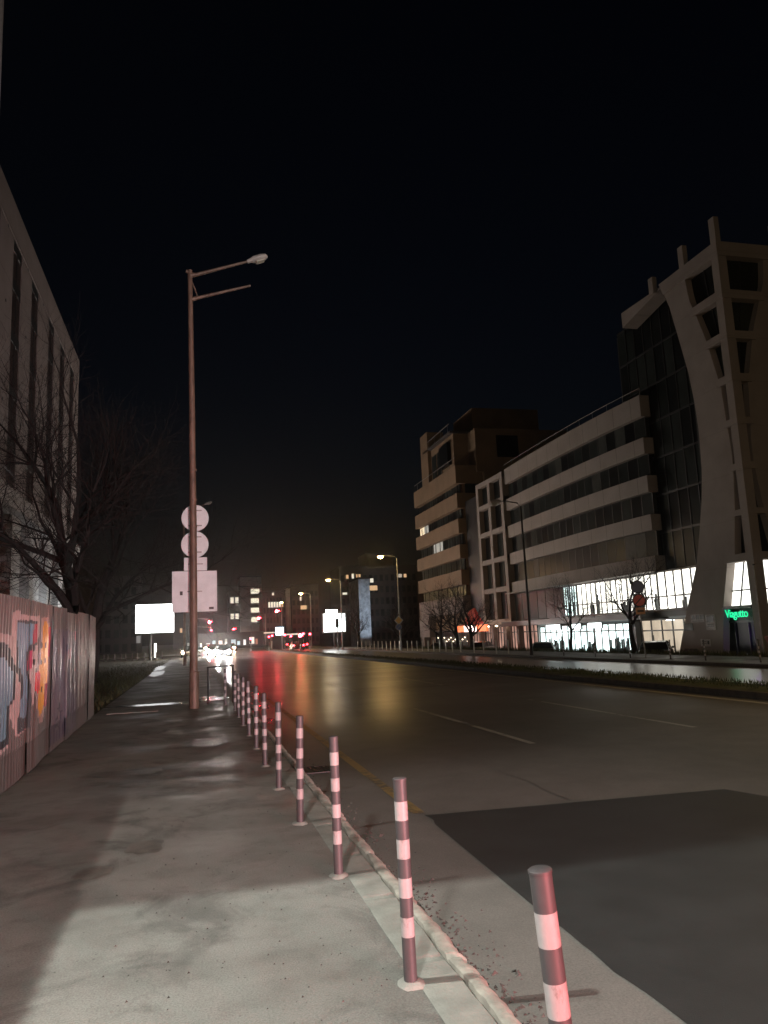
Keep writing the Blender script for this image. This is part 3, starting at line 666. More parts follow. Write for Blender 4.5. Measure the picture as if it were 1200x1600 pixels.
tree((-3.9, 30, 0), 'tall bare tree rising beyond the end of the graffiti fence', 13.0, .36, 3, group=lt, levels=5)
tree((-7.6, 24.5, 0), 'bare tree whose twigs cross the lower floors of the pale building', 7.8, .09, 8, group=lt, levels=4, spread=1.0)
tree((-4.6, 38, 0), 'second tall bare tree in the dark behind the first', 13, .32, 15, group=lt, levels=5)
rt_ = 'bare trees on the bank across the road'
tree((24.0, 39.2, 0), 'thick bare tree in front of the bright shop windows', 5.6, .18, 21, group=rt_, levels=4, spread=.8, low=.55)
tree((24.2, 47.2, 0), 'thin bare tree in front of the cool lit shop', 5.0, .13, 24, group=rt_, levels=4, spread=.7, low=.5)
tree((24.2, 66, 0), 'bare tree right of the orange sign', 6.3, .2, 27, group=rt_, levels=4)
tree((24.4, 70.5, 0), 'bare tree in front of the orange sign', 6.4, .2, 29, group=rt_, levels=4)
tree((24.6, 76, 0), 'bare tree left of the orange sign beside the diamond sign', 6.6, .22, 33, group=rt_, levels=4)
tree((23.5, 112, 0), 'bare tree before the pale gable right of the poster board', 6.6, .2, 36, group=rt_, levels=4)
tree((25, 93, 0), 'bare tree between the diamond sign and the ochre block', 6.4, .2, 39, group=rt_, levels=4)

# ------------------------------------------------------------------ left building
lb = empty('pale_building', (-11, 44, 0), 'long pale office building with dark vertical window strips behind the hoarding', 'building')
X0 = -11.0; YA, YB = 40.0, 78.6; ZT = 30.0; y_ = lambda y: y-44
starts = [43.9, 49.8, 55.55, 62.2, 67.6, 73.0]; ww = 2.45
p = MB(); p.box((-34, YA-44, 0), (-.9, YB-44.02, 10.2)); p.box((-34, YA-44, 11.3), (-.9, YB-44.02, 27.7)); p.build('wall', MAT['darkwall'], lb)
ps = [YA-ww]+starts+[YB]
for k in range(len(ps)-1):
    a, c = ps[k]+ww, ps[k+1]; p = MB(); p.box((-.9, y_(a), 11.3), (0, y_(c), 27.7)); p.build('pier', MAT['plaster_l'], lb)
    p = MB(); p.box((-.9, y_(a)+.4, 0), (-.15, y_(c)-.4, 10.2)); p.build('pier', MAT['plaster_w'], lb)
p = MB(); p.box((-.95, YA-44, 27.7), (.03, YB-44+.03, ZT)); p.box((-34, YB-44-.3, 27.7), (-.95, YB-44+.03, ZT)); p.build('parapet', MAT['plaster_l'], lb)
p = MB(); p.box((-34, YA-44, 10.2), (.45, YB-44+.5, 11.3)); p.build('canopy_ledge', MAT['plaster_w'], lb)
wm = mat('brown_window_glass', (.05, .036, .032), .35, var=.3, scale=.5, spec=.2)
for k, a in enumerate(starts):
    for j in range(5):
        z = 11.3+j*3.48-.1+(.0 if j else .1); z1 = min(27.7, 11.3+(j+1)*3.48-.1); y, y1 = y_(a), y_(a+ww)
        p = MB(); p.box((-.10, y, z+.02), (-.06, y1, z1-.72)); wn = p.build('window', wm, lb)
        p = MB(); p.box((-.06, (y+y1)/2-.05, z+.02), (-.03, (y+y1)/2+.05, z1-.72)); p.build('frame', MAT['mullion'], wn)
        p = MB(); p.box((-.20, y, z1-.72), (-.03, y1, z1)); p.build('spandrel', MAT['mullion'], lb)
ncol = 6; pitch_ = 5.85
p = MB()
for k in range(ncol):
    for z in (16.5, 22.7, 27.6): y = starts[k]-44+3.9; p.disc((.012, y+.4, z), (1, 0, 0), .11, .02, 10)
p.build('facade_spotlight', MAT['darkmetal'], lb)
# small site lights under the ledge, washing the lower piers
for k, (y, pwr) in enumerate(((56, 130), (63, 650), (70, 750), (76, 750))):
    f = empty('site_light', (-9.3, y, 3.0), 'small work light behind the hoarding, %s of the four' % ('nearest the camera', 'second nearest', 'second farthest', 'farthest')[k], 'work light', 'work lights behind the hoarding')
    p = MB(); p.tube([(0, 0, -3), (0, 0, 0)], .03, 8); p.build('stand', MAT['darkmetal'], f); p = MB(); p.box((-.05, -.15, -.1), (.06, .15, .12)); p.build('housing', MAT['darkmetal'], f)
    lamp('SPOT', 'work_light_beam', (-.12, 0, 0), pwr, (.8, .92, 1), f, .06, (-1, 0, .9), 110, .5)
# pale mast at the picture's upper left, brightened by an added spot
f = empty('flag_mast', (-6.33, 25, 0), 'pale mast at the left edge behind the hoarding', 'mast'); p = MB(); p.tube([(0, 0, 0), (0, 0, 26)], [.27, .23], 14); p.build('pole', MAT['band'], f, smooth=True); lamp('SPOT', 'mast_fill_spot', (.6, -1.6, .4), 9000, (.85, .93, 1), f, .1, (-.02, .075, 1), 16, .4)
p = MB(); p.tube([(0, 0, 26), (0, 0, 26.12), (0, 0, 26.2)], [.16, .16, .03], 12); p.build('finial', MAT['steel2'], f, smooth=True)

# ------------------------------------------------------------------ right: office building with curved bands
OX = lambda y: 34.0 if y > 79 else (33.65+.35*((y-63)/16)**2 if y > 63 else 33.65+.45*((63-y)/11.3)**2)
off = empty('strip_office', (34, 65, -.9), 'long low office block with pale floor bands above brightly lit shops', 'building')
ob = Vector((34, 65, -.9))
YE, YL = 51.7, 79.0
ysq = [YE+(YL-YE)*i/24 for i in range(25)]
def ribbon(mb, z0, z1, out, y0=YE, y1=YL, depth=.5, ret=1.35):
    yy = [y0+(y1-y0)*i/24 for i in range(25)]
    pl = [(OX(y)-out, y) for y in yy]; inn = [(OX(y)-out+depth, y+(.0 if i else .0)) for i, y in enumerate(yy)]
    for i in range(24):
        (xa, ya), (xb, yb) = pl[i], pl[i+1]; (xc, yc), (xd, yd) = inn[i], inn[i+1]
        mb.add([(xa, ya, z0), (xb, yb, z0), (xb, yb, z1), (xa, ya, z1), (xc, yc, z0), (xd, yd, z0), (xd, yd, z1), (xc, yc, z1)], [(0, 3, 2, 1), (0, 1, 5, 4), (3, 7, 6, 2)]+([(0, 4, 7, 3)] if i == 0 else []))
    xa = pl[0][0]+depth
    mb.add([(xa, y0, z0), (xa+ret, y0, z0), (xa+ret, y0, z1), (xa, y0, z1), (xa, y0+.5, z0), (xa+ret, y0+.5, z0), (xa+ret, y0+.5, z1), (xa, y0+.5, z1)], [(0, 1, 2, 3), (1, 5, 6, 2), (4, 0, 1, 5), (3, 2, 6, 7)])
def loc(mb, name, m, parent, org, **k):
    mb.v = [(x-org[0], y-org[1], z-org[2]) for x, y, z in mb.v]; return mb.build(name, m, parent, **k)
bands = [(17.65, 19.37), (14.67, 15.95), (11.63, 12.94), (8.65, 9.89), (5.52, 6.69)]
for i, (z0, z1) in enumerate(bands):
    mb = MB(); ribbon(mb, z0, z1, 0); loc(mb, 'parapet' if i == 0 else 'floor_band', MAT['band_r'], off, ob)
mb = MB()
for i in range(24):
    y, y1 = ysq[i], ysq[i+1]; mb.tube([(OX(y)+.1, y, 19.95), (OX(y1)+.1, y1, 19.95)], .025, 5)
    if i % 2 == 0: mb.tube([(OX(y)+.1, y, 19.37), (OX(y)+.1, y, 19.95)], .02, 5)
loc(mb, 'roof_rail', MAT['steel2'], off, ob)
mb = MB(); mb.box((35.0, 52.2, 5.6), (50, 79, 19.0)); mb.box((38.2, 52.2, -.9), (50, 79, 5.6)); loc(mb, 'wall', MAT['mullion'], off, ob)
rows = [(15.95, 17.65), (12.94, 14.67), (9.89, 11.63), (6.69, 8.65)]
rnd = random.Random(5)
for z0, z1 in rows:
    n = 20
    for k in range(n):
        ya, yb = YE+.15+(YL-YE-.2)*k/n, YE+.15+(YL-YE-.2)*(k+1)/n
        mb = MB(); xa, xb = OX(ya)+.42, OX(yb)+.42
        mb.add([(xa, ya+.04, z0), (xb, yb-.04, z0), (xb, yb-.04, z1), (xa, ya+.04, z1)], [(0, 3, 2, 1)])
        wn = loc(mb, 'window', G_[rnd.choice((0, 0, 1, 2, 2, 3, 3, 4, 4 if k % 5 == 2 else 1))], off, ob)
        mb = MB(); mb.box((xa-.02, ya-.04, z0), (xa+.06, ya+.04, z1)); q = loc(mb, 'mullion', MAT['mullion'], wn, ob)
    mb = MB(); mb.box((OX(YE)+.45, YE+.38, z0), (OX(YE)+1.8, YE+.42, z1)); loc(mb, 'end_window', G_[2 if z0 > 15 or z0 < 10 else 3], off, ob)
# lit rooms on the two lowest floors: back walls that glow, window frames and dark things in front
def room(parent, org, y0, y1, z0, z1, x, depth, m, npan, transom=None, name='lit_room', frame=.05, clutter=0, seed=0, near=True):
    mb = MB(); X1 = x+depth
    mb.add([(X1, y0, z0), (X1, y1, z0), (X1, y1, z1), (X1, y0, z1), (x, y1, z0), (x, y1, z1)], [(0, 3, 2, 1), (1, 2, 5, 4)]); rm = loc(mb, name, m, parent, org)
    mb = MB(); mb.box((x, y0-.02, z0-.06), (X1+.1, y1+.02, z0)); loc(mb, 'room_floor', MAT['plaster_w'], rm, org)
    mb = MB(); mb.box((x, y0-.02, z1), (X1+.1, y1+.02, z1+.05)); loc(mb, 'room_ceiling', MAT['plaster_w'], rm, org)
    if near: mb = MB(); mb.box((x+.05, y0-.08, z0), (X1+.1, y0-.02, z1)); loc(mb, 'side_wall', MAT['plaster_w'], rm, org)
    mb = MB()
    for k in range(npan+1):
        y = y0+(y1-y0)*k/npan; mb.box((x-.04, y-frame, z0), (x+.04, y+frame, z1))
    mb.box((x-.05, y0, z0), (x+.05, y1, z0+.10)); mb.box((x-.05, y0, z1-.08), (x+.05, y1, z1))
    if transom: mb.box((x-.045, y0, transom-.05), (x+.045, y1, transom+.05))
    loc(mb, 'window_frame', MAT['mullion'], rm, org)
    rr = random.Random(seed)
    for k in range(clutter):
        y = rr.uniform(y0+.3, y1-.3); w_ = rr.uniform(.05, .4); hh = rr.uniform(.25, .95)*(z1-z0); xx = x+rr.uniform(.2, depth-.25); mb = MB()
        if rr.random() < .55: mb.box((xx, y, z0), (xx+.08, y+w_, z0+hh*.6)); loc(mb, 'display_board', MAT['room_grey'], rm, org)
        else: mb.tube([(xx, y, z0), (xx, y, z0+hh*.45), (xx, y, z0+hh*.52), (xx, y, z0+hh*.6), (xx, y, z0+hh*.7)], [.13, .2, .08, .1, .03], 8); loc(mb, 'display_stand', MAT['room_grey'], rm, org)
    return rm
MAT['room_grey'] = mat('shop_fitting_grey', (.10, .11, .11), .7, var=.3)
ub = [(51.9, 64.6, 'lit_white', 15), (64.75, 67.3, 'lit_cyan', 6)]
for k, (a, c, m, n) in enumerate(ub): room(off, ob, a, c, 2.55, 5.4, 34.2, 1.1, MAT[m], n, 3.55, clutter=(14, 3)[k], seed=k, frame=.045, near=k == 1)
for k in range(6):
    a = 67.5+k*1.9; mb = MB(); mb.box((34.2, a, 2.55), (34.26, a+1.8, 5.4)); loc(mb, 'window', G_[k % 3], off, ob)
shop = [(55.8, 61.6, 'lit_cyan', 5), (61.8, 72.6, 'lit_cyan', 9)]
for k, (a, c, m, n) in enumerate(shop): room(off, ob, a, c, -.85, 1.75, 34.0, 1.4, MAT[m], n, 1.15, name='lit_shop', frame=.04, clutter=22, seed=20+k)
mb = MB(); mb.box((32.5, 51.9, 1.95), (34.9, 79, 2.45)); loc(mb, 'shop_canopy', MAT['mullion'], off, ob)
mb = MB(); mb.box((33.2, 51.8, 5.44), (35.6, 79, 5.515)); loc(mb, 'soffit', MAT['plaster_w'], off, ob)
for (y0, y1, z0, z1, lbl) in ((57.3, 59.6, 1.38, 1.9, 'right'), (60.8, 62.6, 1.34, 1.9, 'middle'), (64.7, 67.6, 1.4, 1.9, 'left')):
    s = empty('shop_sign', (32.35, (y0+y1)/2, (z0+z1)/2), 'white glowing sign box under the canopy, %s one of three over the bright shops' % lbl, 'shop sign', 'glowing shop sign boxes')
    mb = MB(); mb.box((-.06, -(y1-y0)/2, -.26), (.08, (y1-y0)/2, .26)); mb.build('housing', MAT['mullion'], s, bev=.02)
    mb = MB(); mb.box((-.075, -(y1-y0)/2+.05, -.2), (-.061, (y1-y0)/2-.05, .2)); mb.build('face', MAT['white_sign'], s)
# left framed bay with pale grid and warm shops beneath
bay = empty('framed_bay_building', (34, 83, -.9), 'narrow block with a pale grid of square window bays left of the banded office', 'building'); bo = Vector((34, 83, -.9))
mb = MB(); mb.box((34.7, 79.1, 2.4), (48, 94, 18.4)); mb.box((36.5, 79.1, -.9), (48, 94, 2.4)); loc(mb, 'wall', MAT['mullion'], bay, bo)
zz = [2.6, 6.2, 9.6, 12.9, 16.2, 19.0]
for y in (79.05, 82.9, 86.6): mb = MB(); mb.box((33.7, y, 2.2), (34.6, y+.75, 19.0 if y < 88 else 18.2)); loc(mb, 'pier', MAT['band_r'], bay, bo)
for z in zz: mb = MB(); mb.box((33.72, 79.05, z-.35), (34.58, 87.35, z+.2)); loc(mb, 'floor_band', MAT['band_r'], bay, bo)
for i in range(5):
    for k, y in enumerate((79.8, 83.65)):
        mb = MB(); mb.box((34.3, y, zz[i]+.2), (34.35, y+3.1-.15*k, zz[i+1]-.35)); wn = loc(mb, 'window', G_[(i+k) % 4], bay, bo)
        mb = MB(); mb.box((34.22, y+1.5, zz[i]+.2), (34.3, y+1.58, zz[i+1]-.35)); loc(mb, 'mullion', MAT['mullion'], wn, bo)
for k, (a, c) in enumerate(((73, 76.5), (76.7, 79.6), (80.4, 83.4), (84.2, 87.6), (88.2, 92.5))): room(bay, bo, a, c, -.85, 2.0, 33.9, 1.0, MAT['lit_pink'], 4, 1.3, name='lit_shop', clutter=7, seed=40+k)
for y in (76.6, 80, 83.8, 87.9): mb = MB(); mb.box((33.3, y-.3, -.9), (33.75, y+.3, 2.2)); loc(mb, 'column', MAT['plaster_l'], bay, bo)
mb = MB()
for y in (74.3, 76.9, 79.3, 82.2, 84.8, 87.5): mb.tube([(33.2, y, 2.0), (33.2, y, 2.12)], .14, 10)
loc(mb, 'canopy_downlight', emit('warm_downlight', (1, .75, .5), 14), bay, bo)
# ------------------------------------------------------------------ ochre block with setbacks
oc = empty('ochre_block', (34, 104, -.9), 'tall ochre apartment block with banded floors and stepped penthouses', 'building'); oo = Vector((34, 104, -.9))
mb = MB(); mb.box((34.6, 94.4, -.9), (52, 113.6, 22)); mb.box((34.4, 96.4, 22), (52, 109, 28.3)); mb.box((36.5, 93.6, 22.4), (50, 96.4, 28.3)); mb.box((38, 98, 28.3), (48, 106, 32.5)); mb.box((48, 94, 22), (60, 104, 28)); loc(mb, 'wall', MAT['ochre'], oc, oo)
mb = MB(); mb.box((33.9, 106.5, 22.5), (36.5, 110, 31.2)); loc(mb, 'side_tower', MAT['ochre'], oc, oo)
ob_b = [(23.35, 24.2, 22.0), (0, 0, 0)]
obands = [(20.9, 23.35), (17.6, 19.6), (14.3, 16.2), (11.0, 12.8), (7.6, 9.5), (4.0, 6.2)]
for z0, z1 in obands: mb = MB(); mb.box((33.6, 94, z0), (34.6, 113.8, z1)); mb.box((34.6, 94, z0), (37.4, 94.5, z1)); loc(mb, 'floor_band', MAT['ochre'] if z0 > 7 else MAT['plaster_l'], oc, oo)
for i in range(5):
    z0, z1 = obands[i+1][1], obands[i][0]
    for k in range(9):
        a = 94.5+k*2.13; m = G_[(i*2+k) % 4]
        if i == 2 and k >= 7: m = MAT['lit_curtain']
        if i == 1 and k >= 8: m = MAT['lit_warm']
        if i == 1 and k == 7: m = MAT['lit_curtain']
        if i == 2 and k in (4, 5): m = MAT['lit_curtain']
        if i == 2 and k >= 7: m = G_[1]
        mb = MB(); mb.box((34.3, a, z0), (34.35, a+2.05, z1)); wn = loc(mb, 'window', m, oc, oo)
        mb = MB(); mb.box((34.22, a+.98, z0), (34.3, a+1.05, z1)); loc(mb, 'mullion', MAT['mullion'], wn, oo)
    mb = MB(); mb.box((34.9, 94.2, z0), (37.2, 94.26, z1)); loc(mb, 'end_window', G_[1], oc, oo)
mb = MB(); mb.box((33.8, 97.4, 24.2), (33.86+.5, 101, 27.3)); loc(mb, 'window', G_[3], oc, oo)
for a in (101.6, 104.0): mb = MB(); mb.box((34.33, a, 23.6), (34.38, a+2, 27.2)); loc(mb, 'window', G_[1], oc, oo)
mb = MB(); mb.box((39.5, 93.53, 24.4), (42.6, 93.58, 27.4)); loc(mb, 'window', G_[3], oc, oo)
mb = MB(); mb.box((50.2, 93.9, 25.6), (52.0, 93.97, 27.2)); loc(mb, 'window', MAT['lit_dimblue'], oc, oo)
for k in range(3): mb = MB(); mb.box((38.2+k*1.25, 93.5, 19.3), (39.2+k*1.25, 93.56, 21.5)); loc(mb, 'window', MAT['lit_warm'], oc, oo)
mb = MB(); mb.box((37.4, 93.56, 4), (46, 94.4, 22.4)); loc(mb, 'wall', MAT['ochre'], oc, oo)
mb = MB(); mb.box((37.5, 93.5, 14.6), (38.1, 93.55, 17.6)); loc(mb, 'window', emit('orange_lit_niche', (1, .5, .12), .6), oc, oo)
mb = MB(); mb.box((33.9, 96.2, 28.3), (52, 109, 28.6)); loc(mb, 'roof', MAT['darkwall'], oc, oo)
mb = MB(); mb.tube([(33.9, 96.4, 29.6), (33.9, 106.5, 29.6)], .04, 6); mb.tube([(33.7, 94.2, 24.4), (33.7, 113.6, 24.4)], .04, 6)
for y in range(97, 114, 3): mb.tube([(33.7, y, 23.3), (33.7, y, 24.4)], .03, 5); (y < 107) and mb.tube([(33.9, y, 28.6), (33.9, y, 29.6)], .03, 5)
loc(mb, 'roof_rail', MAT['steel2'], oc, oo)
mb = MB(); mb.box((33.55, 109, 1), (34.59, 113.9, 4)); mb.box((33.6, 112, -.9), (34.6, 113.6, 1)); loc(mb, 'pier', MAT['plaster_l'], oc, oo)
room(oc, oo, 95, 108.5, -.85, 1.8, 34.3, .15, G_[0], 6, name='shop_front')
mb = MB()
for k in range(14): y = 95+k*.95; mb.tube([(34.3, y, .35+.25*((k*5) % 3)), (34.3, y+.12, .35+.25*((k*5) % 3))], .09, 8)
loc(mb, 'reflected_lamp', emit('lamp_reflection', (1, .8, .6), 3), oc, oo)  # glowing beads standing in for lamps reflected in the shop glass
s = empty('orange_shop_sign', (30.2, 82, 1.9), 'glowing orange and white shop sign among the bare trees', 'shop sign')
mb = MB(); mb.box((-.1, -4.6, -.35), (.1, -1.6, .35)); mb.build('end_face', MAT['orange'], s); mb = MB(); mb.box((-.1, 2.4, -.35), (.1, 4.6, .35)); mb.build('end_face', MAT['orange'], s)
mb = MB(); mb.box((-.1, -1.58, -.35), (.1, 2.38, .35)); mb.build('middle_face', emit('pinkish_white_sign', (1, .72, .66), 3), s)
for y in (-4.2, 4.2): mb = MB(); mb.tube([(0, y, -2.8), (0, y, -.35)], .06, 8); mb.build('leg', MAT['darkmetal'], s)
mb = MB(); mb.add([(-.3, -2, .45), (-.3, 2.2, .45), (.6, 2.2, 2.0), (.6, .6, 2.3)], [(0, 1, 2, 3)]); mb.add([(.7, -2, .45), (.7, 2.2, .45), (.7, 2.2, 2.0), (.7, .6, 2.3)], [(0, 3, 2, 1)]); mb.build('awning', mat('red_awning', (.5, .06, .04), .7), s)

# ------------------------------------------------------------------ dark glass block between office and tower
K = 33/31; Xt = 33.0; Yt = 37.4*K
zk = lambda z: 1.62+(z-1.62)*K
gl = empty('glass_block', (35, 50, -.9), 'dark glazed curtain wall block between the banded office and the hourglass tower', 'building'); go = Vector((35, 50, -.9))
GX = 35.0
mb = MB(); mb.box((GX+.2, 44, 5.55), (50, 55.8, zk(24.3))); mb.box((38.5, 44, -.9), (50, 52.1, 5.55)); loc(mb, 'wall', MAT['mullion'], gl, go)
rnd = random.Random(9)
zr = [5.6+2.9*i for i in range(8)]
for i, z in enumerate(zr):
    for k in range(10):
        y = 43.2+k*1.22; z1 = min(z+2.75, zk(24.0)); mb = MB(); mb.add([(GX, y+.05, z), (GX, y+1.17, z), (GX, y+1.17, z1), (GX, y+.05, z1)], [(0, 3, 2, 1)])
        wn = loc(mb, 'window', G_[rnd.choice((0, 1, 1, 2, 3, 2))], gl, go)
        mb = MB(); mb.box((GX-.05, y-.04, z-.12), (GX+.05, y+.04, z1)); mb.box((GX-.04, y+.04, z-.14), (GX+.02, y+1.18, z)); loc(mb, 'mullion', MAT['mullion'], wn, go)
mb = MB(); mb.hexa([(Xt+.3, 46.2, zk(24.36)), (Xt+1.6, 46.2, zk(24.36)), (Xt+1.6, 51.8, zk(23.5)), (Xt+.3, 51.8, zk(23.5))], [(Xt+.3, 46.2, zk(24.44)), (Xt+1.6, 46.2, zk(24.44)), (Xt+1.6, 51.8, zk(24.66)), (Xt+.3, 51.8, zk(24.66))]); loc(mb, 'roof_fascia', MAT['tower'], gl, go)
room(gl, go, 43.6, 51.85, 2.55, 5.45, 34.2, 1.12, MAT['lit_white'], 8, 3.55, clutter=6, seed=61, frame=.05)
room(gl, go, 46.6, 54.9, -.85, 1.9, 34.4, 1.3, MAT['lit_cream'], 6, 1.05, name='lit_lobby', clutter=5, seed=62, frame=.05)
mb = MB(); mb.box((33.6, 43.5, 2.05), (34.9, 51.7, 2.5)); loc(mb, 'canopy', MAT['mullion'], gl, go); mb = MB(); mb.box((33.9, 54.95, -.9), (35, 55.75, 1.94)); loc(mb, 'pillar', MAT['mullion'], gl, go)
for y in (49.5, 52.2): mb = MB(); mb.disc((35.2, y, 1.8), (0, 0, 1), .3, .08, 14); loc(mb, 'ceiling_lamp', MAT['white_sign'], gl, go)

# ------------------------------------------------------------------ hourglass tower
tw = empty('hourglass_tower', (Xt, Yt, -.9), 'corner tower with a concave hourglass frame around stacked windows', 'building')
def cr(tab, z):
    tab = sorted(tab)
    if z <= tab[0][0]: return tab[0][1]
    for (a, b_), (c, d) in zip(tab, tab[1:]):
        if z <= c: f = (z-a)/(c-a); return b_+(d-b_)*f
    return tab[-1][1]
OUT = [(24.5, 5.95), (22.45, 5.15), (19.6, 4.45), (17.5, 3.95), (15.4, 3.66), (13.4, 3.55), (10.9, 3.68), (9.25, 3.98), (7.33, 4.5), (5.45, 5.1), (4.59, 5.5), (2.49, 6.6), (-.6, 8.05)]
INN = [(24.5, 3.35), (22.06, 3.1), (20.9, 2.65), (18.8, 1.88), (16.2, 1.26), (15.6, 1.1), (13.5, .95), (12, .82), (10.7, .80), (7.9, 1.12), (5.5, 1.55)]
INL = [(4.95, 2.3), (2.5, 3.05), (-.6, 3.6)]
z_lo, z_hi = -.75, 24.4
def P2(face, s, z, d):      # s from the corner along the face, d inwards
    s *= K; zz_ = zk(z)+.9
    return (d, s, zz_) if face == 0 else (s, d, zz_)
def slab(face, zs, fa, fb, d0, d1, name, m, sm=False):
    mb = MB(); vs = []
    for z in zs: a, c = fa(z), fb(z); vs += [P2(face, a, z, d0), P2(face, c, z, d0), P2(face, c, z, d1), P2(face, a, z, d1)]
    n = len(zs); fs = []
    for i in range(n-1):
        for k in range(4): q = (i*4+k, i*4+(k+1) % 4, (i+1)*4+(k+1) % 4, (i+1)*4+k); fs.append(q if face == 0 else q[::-1])
    fs += [(0, 1, 2, 3), ((n-1)*4+3, (n-1)*4+2, (n-1)*4+1, (n-1)*4)]
    mb.add(vs, fs); return mb.build(name, m, tw)
lin = lambda a, c, n: [a+(c-a)*i/n for i in range(n+1)]
LED = [(23.5, 24.4), (20.77, 21.31), (18.22, 18.7), (15.55, 16.03), (12.95, 13.35), (10.26, 10.66), (7.61, 7.95), (4.95, 5.4)]
for face in (0, 1):
    d0 = 0 if face == 0 else .0
    slab(face, lin(5.4, 24.4, 30), lambda z: cr(INN, z), lambda z: cr(OUT, z), .02, .75, 'curved_fin', MAT['tower'])
    slab(face, lin(2.42, 5.4, 8), lambda z: cr(INL, z), lambda z: cr(OUT, z), .02, .75, 'curved_fin', MAT['tower'])
    slab(face, lin(-.75, 2.42, 8), (lambda z: cr(INL, z)) if face == 0 else (lambda z: .62), lambda z: cr(OUT, z), .02, .75, 'base_wall', MAT['tower'])
    for z0, z1 in LED:
        s1 = cr(INN, (z0+z1)/2)+.18 if z0 > 5 else cr(INL, z0)+.1
        e_ = .003*face; slab(face, [z0-e_, z1+e_], lambda z: (-.085 if face == 0 else 0), lambda z: s1 if z0 < 23 else cr(OUT, z), -.09, .7-e_, 'ledge', MAT['tower'])
    slab(face, [2.25, 2.42], lambda z: .62, lambda z: 3.1, -.06, .7, 'ledge', MAT['mullion'])
    for i in range(7):
        z0, z1 = LED[i+1][1], LED[i][0]; m = G_[(i+face) % 3]; 
        q = slab(face, lin(z0, z1, 4), lambda z: .5, lambda z: cr(INN, z)+.15, .5, .56, 'window', m)
        if i < 3: mid = lambda z: .6+(cr(INN, z)-.6)*.5; slab(face, [z0, z1], lambda z: mid(z)-.03, lambda z: mid(z)+.03, .44, .5, 'mullion', MAT['mullion']).parent = q
    lw = slab(face, lin(2.42, 4.95, 3), lambda z: .5, lambda z: cr(INL, z)+.1, .62, .66, 'lit_window', emit('lit_tower_window', (1, 1, .92), 2.3))
    mid = lambda z: .62+(cr(INL, z)-.62)*.55+(.25-(z-2.42)*.12)
    slab(face, [2.42, 4.95], lambda z: mid(z)-.04, lambda z: mid(z)+.04, .54, .6, 'mullion', MAT['mullion']).parent = lw
    slab(face, [3.28, 3.36], lambda z: .6, lambda z: cr(INL, z), .55, .61, 'transom', MAT['mullion']).parent = lw
mb = MB(); mb.box((-.03, -.03, zk(-.75)+.9), (.62, .62, zk(24.4)+.9)); mb.build('corner_post', MAT['tower'], tw)
mb = MB(); mb.box((.8, .8, 0), (9, 5, zk(24)+.9)); mb.box((.8, 5, 0), (6, 6.2, 4)); mb.build('core', MAT['mullion'], tw)
for (y, z1, face) in ((.3, 26.1, 0), (3.5, 25.9, 0), (7.0, 25.4, 0), (.0, 0, -1), (4.5, 26.0, 1)):
    if face < 0: continue
    mb = MB(); sx_ = .0; q = (0, y*K) if face == 0 else (y*K, 0)
    zA = zk(24.4)+.9-.2; zB = zk(z1)+.9
    if face == 0: mb.box((.05, q[1]-.27, zA), (.42, q[1]+.27, zB))
    else: mb.box((q[0]-.27, .05, zA), (q[0]+.27, .42, zB))
    mb.build('roof_fin', MAT['tower'], tw)
# door and dark shop front at the foot
slab(0, [-.75, 2.2], lambda z: .62, lambda z: cr(INL, z)+.02, .5, .56, 'shop_front', G_[0])
slab(0, [-.75, 1.45], lambda z: 1.55, lambda z: 1.63, .42, .49, 'door_frame', MAT['mullion'])
slab(0, [-.75, 1.45], lambda z: 2.7, lambda z: 2.8, .42, .49, 'door_frame', MAT['mullion'])
slab(0, [1.42, 1.55], lambda z: .62, lambda z: 3.2, .42, .49, 'door_frame', MAT['mullion'])
slab(0, [-.2, 1.45], lambda z: .64, lambda z: .74, .38, .41, 'purple_strip', MAT['purple'])
lamp('POINT', 'purple_glow', (.25, 1.0*K, 1.7), 14, (.35, .1, 1), tw, .1)
# neon lettering
cu = bpy.data.curves.new('lettering', 'FONT'); cu.body = 'Viagutto'; cu.size = .72; cu.extrude = .02; cu.bevel_depth = .002; cu.align_x = 'CENTER'; cu.space_character = .92
co = bpy.data.objects.new('lettering', cu); col.objects.link(co); bpy.context.view_layer.update()
me = bpy.data.meshes.new_from_object(co.evaluated_get(bpy.context.evaluated_depsgraph_get())); bpy.data.objects.remove(co)
me.materials.clear(); me.materials.append(MAT['greenneon'])
ns = bpy.data.objects.new('neon_sign', me); col.objects.link(ns)
xm = max(v.co.x for v in me.vertices)
for v in me.vertices: v.co.x *= 1.02/xm; 
ns.matrix_world = Matrix(((0, 0, -1, Xt-.12), (-1, 0, 0, Yt+1.83*K), (0, 1, 0, 1.76), (0, 0, 0, 1)))
tag(ns, 'glowing green neon lettering over the dark tower door', 'neon sign')
lamp('POINT', 'neon_glow', (-.5, 1.85*K, 2.95), 5, (.05, 1, .45), tw, .25)
